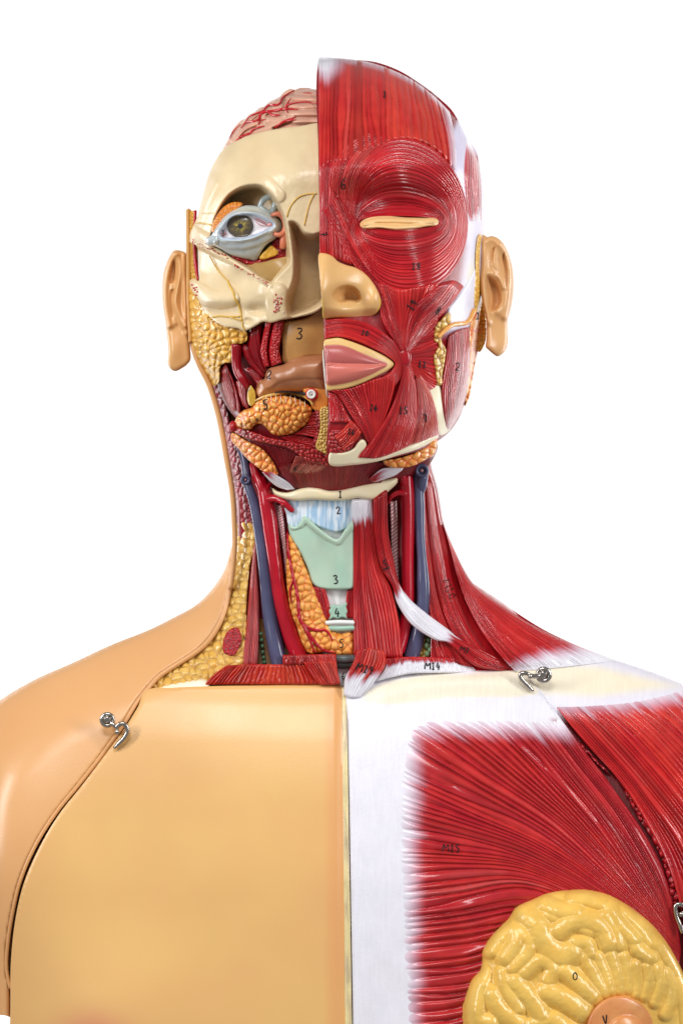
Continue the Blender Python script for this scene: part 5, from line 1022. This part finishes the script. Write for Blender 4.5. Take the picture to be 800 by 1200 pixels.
for t, x, y, h, rot, r, pn in [('1', 451, 110, 7, .1, .6, 'head_muscle_half'), ('6', 404, 215, 14, .05, .6, 'head_muscle_half'), ('7', 379, 275, 7, 1.4, .7, 'procerus_muscle'), ('18', 488, 312, 8, .05, .6, 'head_muscle_half'),
    ('19', 483, 357, 9, -.9, .6, 'levator_labii_muscle'), ('8', 514, 365, 9, .5, .7, 'zygomatic_muscle'), ('10', 428, 390, 6.4, .3, .6, 'mouth_ring_muscle'), ('11', 495, 427, 7.2, .1, .7, 'buccinator_muscle'),
    ('2', 537, 430, 8.8, .1, .6, 'masseter_muscle'), ('14', 438, 478, 7.2, .25, .65, 'depressor_labii_muscle'), ('15', 473, 481, 8.0, .05, .7, 'depressor_anguli_muscle'), ('7', 499, 490, 8.8, -.2, .65, 'platysma_muscle'),
    ('16', 412, 506, 6.4, .25, .6, 'mentalis_muscle'), ('1', 560, 370, 8, .1, .6, 'parotid_gland'), ('3', 352, 391, 13, .1, .8, 'palate'), ('2', 316, 439, 9, .15, .6, 'tongue'), ('5', 312, 474, 11, -.1, .9, 'sublingual_gland'),
    ('6', 347, 549, 9, .6, .5, None), ('1', 399, 579, 8, 0, .65, 'hyoid_bone'), ('2', 397, 598, 8, -.1, .65, 'thyrohyoid_membrane'), ('3', 394, 679, 10, -.1, .7, 'thyroid_cartilage'), ('4', 396, 718, 10, 0, .7, 'cricoid_cartilage'),
    ('5', 401, 754, 10, 0, .6, 'thyroid_gland'), ('6', 403, 792, 8, 0, .6, None), ('5', 291, 746, 10, -1.5, .45, None), ('M8', 451, 664, 9, 1.1, .5, 'omohyoid_muscle'), ('M7', 545, 762, 7, .3, .5, 'omohyoid_muscle'), ('M10', 527, 692, 10, 1.2, .4, None),
    ('M19', 429, 784, 9, .3, .7, 'sternomastoid_head'), ('M14', 508, 780.5, 8, .05, .7, 'sternomastoid_head'), ('M15', 530, 994, 9, .05, .65, 'chest_muscle_plate'), ('O', 674, 1144, 9, 0, .6, 'mammary_gland'), ('V', 710, 1195, 11, -.2, .7, 'mammary_gland'),
    ('1', 262, 273, 7, .05, .5, 'eyeball_with_lids'), ('4', 302, 492, 4, 0, .5, 'sublingual_gland')]:
    ink(t, x, y, h, rot, r, G(pn) if pn else G('skin_shell'))
tube('marker_dashes', q('O', [(385, 268), (430, 262), (500, 264), (575, 272)]), [.5, .8, 1, 1.2], lin(60, 62, 70), 'ink', lift=.2, parent=G('tongue'))

# ================================================================== LATCHES
ST = np.array([.5, .46, .42])
def latch(key, plate, arm, hook, pin, lift=6.):
    c = q(key, [plate[0]])[0]; R = plate[1]; hp = q(key, hook)
    z = max(20., float(np.max(zat(hp[:, 0], hp[:, 1]))) - 3, float(zat(c[0], c[1])))
    body = [ring(c[0], c[1], z + 2.5, R, R * .42, ST), blob(c[0], c[1], z + 1.5, R, R, 2.6, ST * .9), ]
    A = q(key, arm)
    body.append(tube('', A, [3.2, 2.8, 3.0], ST, d=[z + 4, z + 6, z + 6], build=False, seg=14))
    o = merge('latch', body, 'steel', None)
    screw = [blob(c[0] - .5, c[1] - .5, z + 5.0, R * .72, R * .72, 2.4, ST, 22, 12), ring(c[0] - .5, c[1] - .5, z + 6.2, R * .5, .7, ST * .7, 20)]
    merge('screw', screw, 'steel', o)
    Hk = q(key, hook); n = len(Hk)
    merge('hook', [tube('', Hk, [2.4] + [2.9] * (n - 2) + [1.8], ST, d=[z + 7] * n, build=False, seg=16)], 'steel', o)
    p = q(key, [pin])[0]
    merge('hook_pin', [blob(p[0], p[1], z + 7.5, 3.0, 3.4, 3.2, ST, 18, 12), blob(p[0], p[1], z + 2, 2.2, 2.2, 6, ST)], 'steel', o)
    return o
latch('T', ((215, 250), 6.6), [(270, 290), (310, 330), (370, 380)], [(340, 370), (400, 320), (470, 310), (520, 370), (520, 450), (460, 550), (380, 630), (320, 690)], (365, 440))
latch('S', ((555, 280), 7.0), [(490, 290), (420, 300), (330, 290)], [(330, 270), (250, 250), (190, 270), (200, 330), (260, 400), (320, 460), (390, 530)], (345, 300))
latch('U', ((840, 420), 6.6), [(800, 440), (760, 460), (720, 480)], [(760, 420), (700, 360), (620, 370), (610, 440), (630, 540), (670, 640), (705, 760)], (690, 500))

# ================================================================== BACKDROP, LIGHT, CAMERA
def backdrop():
    m = bpy.data.materials.new('white_paper'); m.use_nodes = True
    b = m.node_tree.nodes['Principled BSDF']; b.inputs['Base Color'].default_value = (.93, .93, .93, 1); b.inputs['Roughness'].default_value = .9; b.inputs['Specular IOR Level'].default_value = .1
    n = m.node_tree.nodes.new('ShaderNodeTexNoise'); n.inputs['Scale'].default_value = 3
    r = m.node_tree.nodes.new('ShaderNodeMapRange'); r.inputs['To Min'].default_value = .91; r.inputs['To Max'].default_value = .95
    m.node_tree.links.new(n.outputs['Fac'], r.inputs['Value']); m.node_tree.links.new(r.outputs[0], b.inputs['Base Color'])
    xs = np.linspace(-2.9, 2.9, 16); prof = [(-1.2, -1.3)]
    V = []; F = []
    pr = [(2.6, -1.5), (3.2, -1.5)] + [(3.4 + .35 * math.sin(a), -1.15 - .35 * math.cos(a)) for a in np.linspace(0, math.pi / 2, 9)] + [(3.75, 1.5)]
    for y, z in pr:
        for x in xs: V.append((x, y, z))
    k = len(xs)
    for i in range(len(pr) - 1):
        for j in range(k - 1): F.append((i * k + j, i * k + j + 1, (i + 1) * k + j + 1, (i + 1) * k + j))
    me = bpy.data.meshes.new('backdrop'); me.from_pydata(V, [], F); me.polygons.foreach_set('use_smooth', [True] * len(F)); me.materials.append(m)
    o = bpy.data.objects.new('backdrop', me); COL.objects.link(o); o['kind'] = 'structure'
backdrop()
w = bpy.data.worlds.new('World'); sc.world = w; w.use_nodes = True
w.node_tree.nodes['Background'].inputs[0].default_value = (1, 1, 1, 1); w.node_tree.nodes['Background'].inputs[1].default_value = .26
def area(name, loc, tgt, sx, sy, power):
    l = bpy.data.lights.new(name, 'AREA'); l.shape = 'RECTANGLE'; l.size = sx; l.size_y = sy; l.energy = power
    o = bpy.data.objects.new(name, l); COL.objects.link(o); o.location = loc
    o.rotation_euler = (Vector(tgt) - Vector(loc)).to_track_quat('-Z', 'Y').to_euler()
area('softbox_left', (-1.15, -.85, .5), (0, 0, 0), .2, .9, 13)
area('softbox_right', (1.2, -.8, .4), (0, 0, 0), .18, .9, 12)
area('softbox_top', (-.2, -1.25, 1.15), (0, 0, -.1), .7, .4, 11.5)
area('backdrop_lamp', (-3.0, 1.9, .1), (.5, 3.75, .0), .5, 2.4, 106)
area('backdrop_lamp', (3.0, 1.9, .1), (-.5, 3.75, .0), .5, 2.4, 106)
cam = bpy.data.cameras.new('Camera'); co = bpy.data.objects.new('Camera', cam); COL.objects.link(co)
co.location = (0, -CD * S, 0); co.rotation_euler = (math.pi / 2, 0, 0)
cam.sensor_fit = 'VERTICAL'; cam.sensor_height = 36; cam.lens = 36 * CD / 1200.0
cam.clip_end = 50; cam.clip_start = .05
sc.camera = co
sc.view_settings.view_transform = 'Standard'; sc.view_settings.look = 'None'; sc.view_settings.exposure = 0; sc.view_settings.gamma = 1
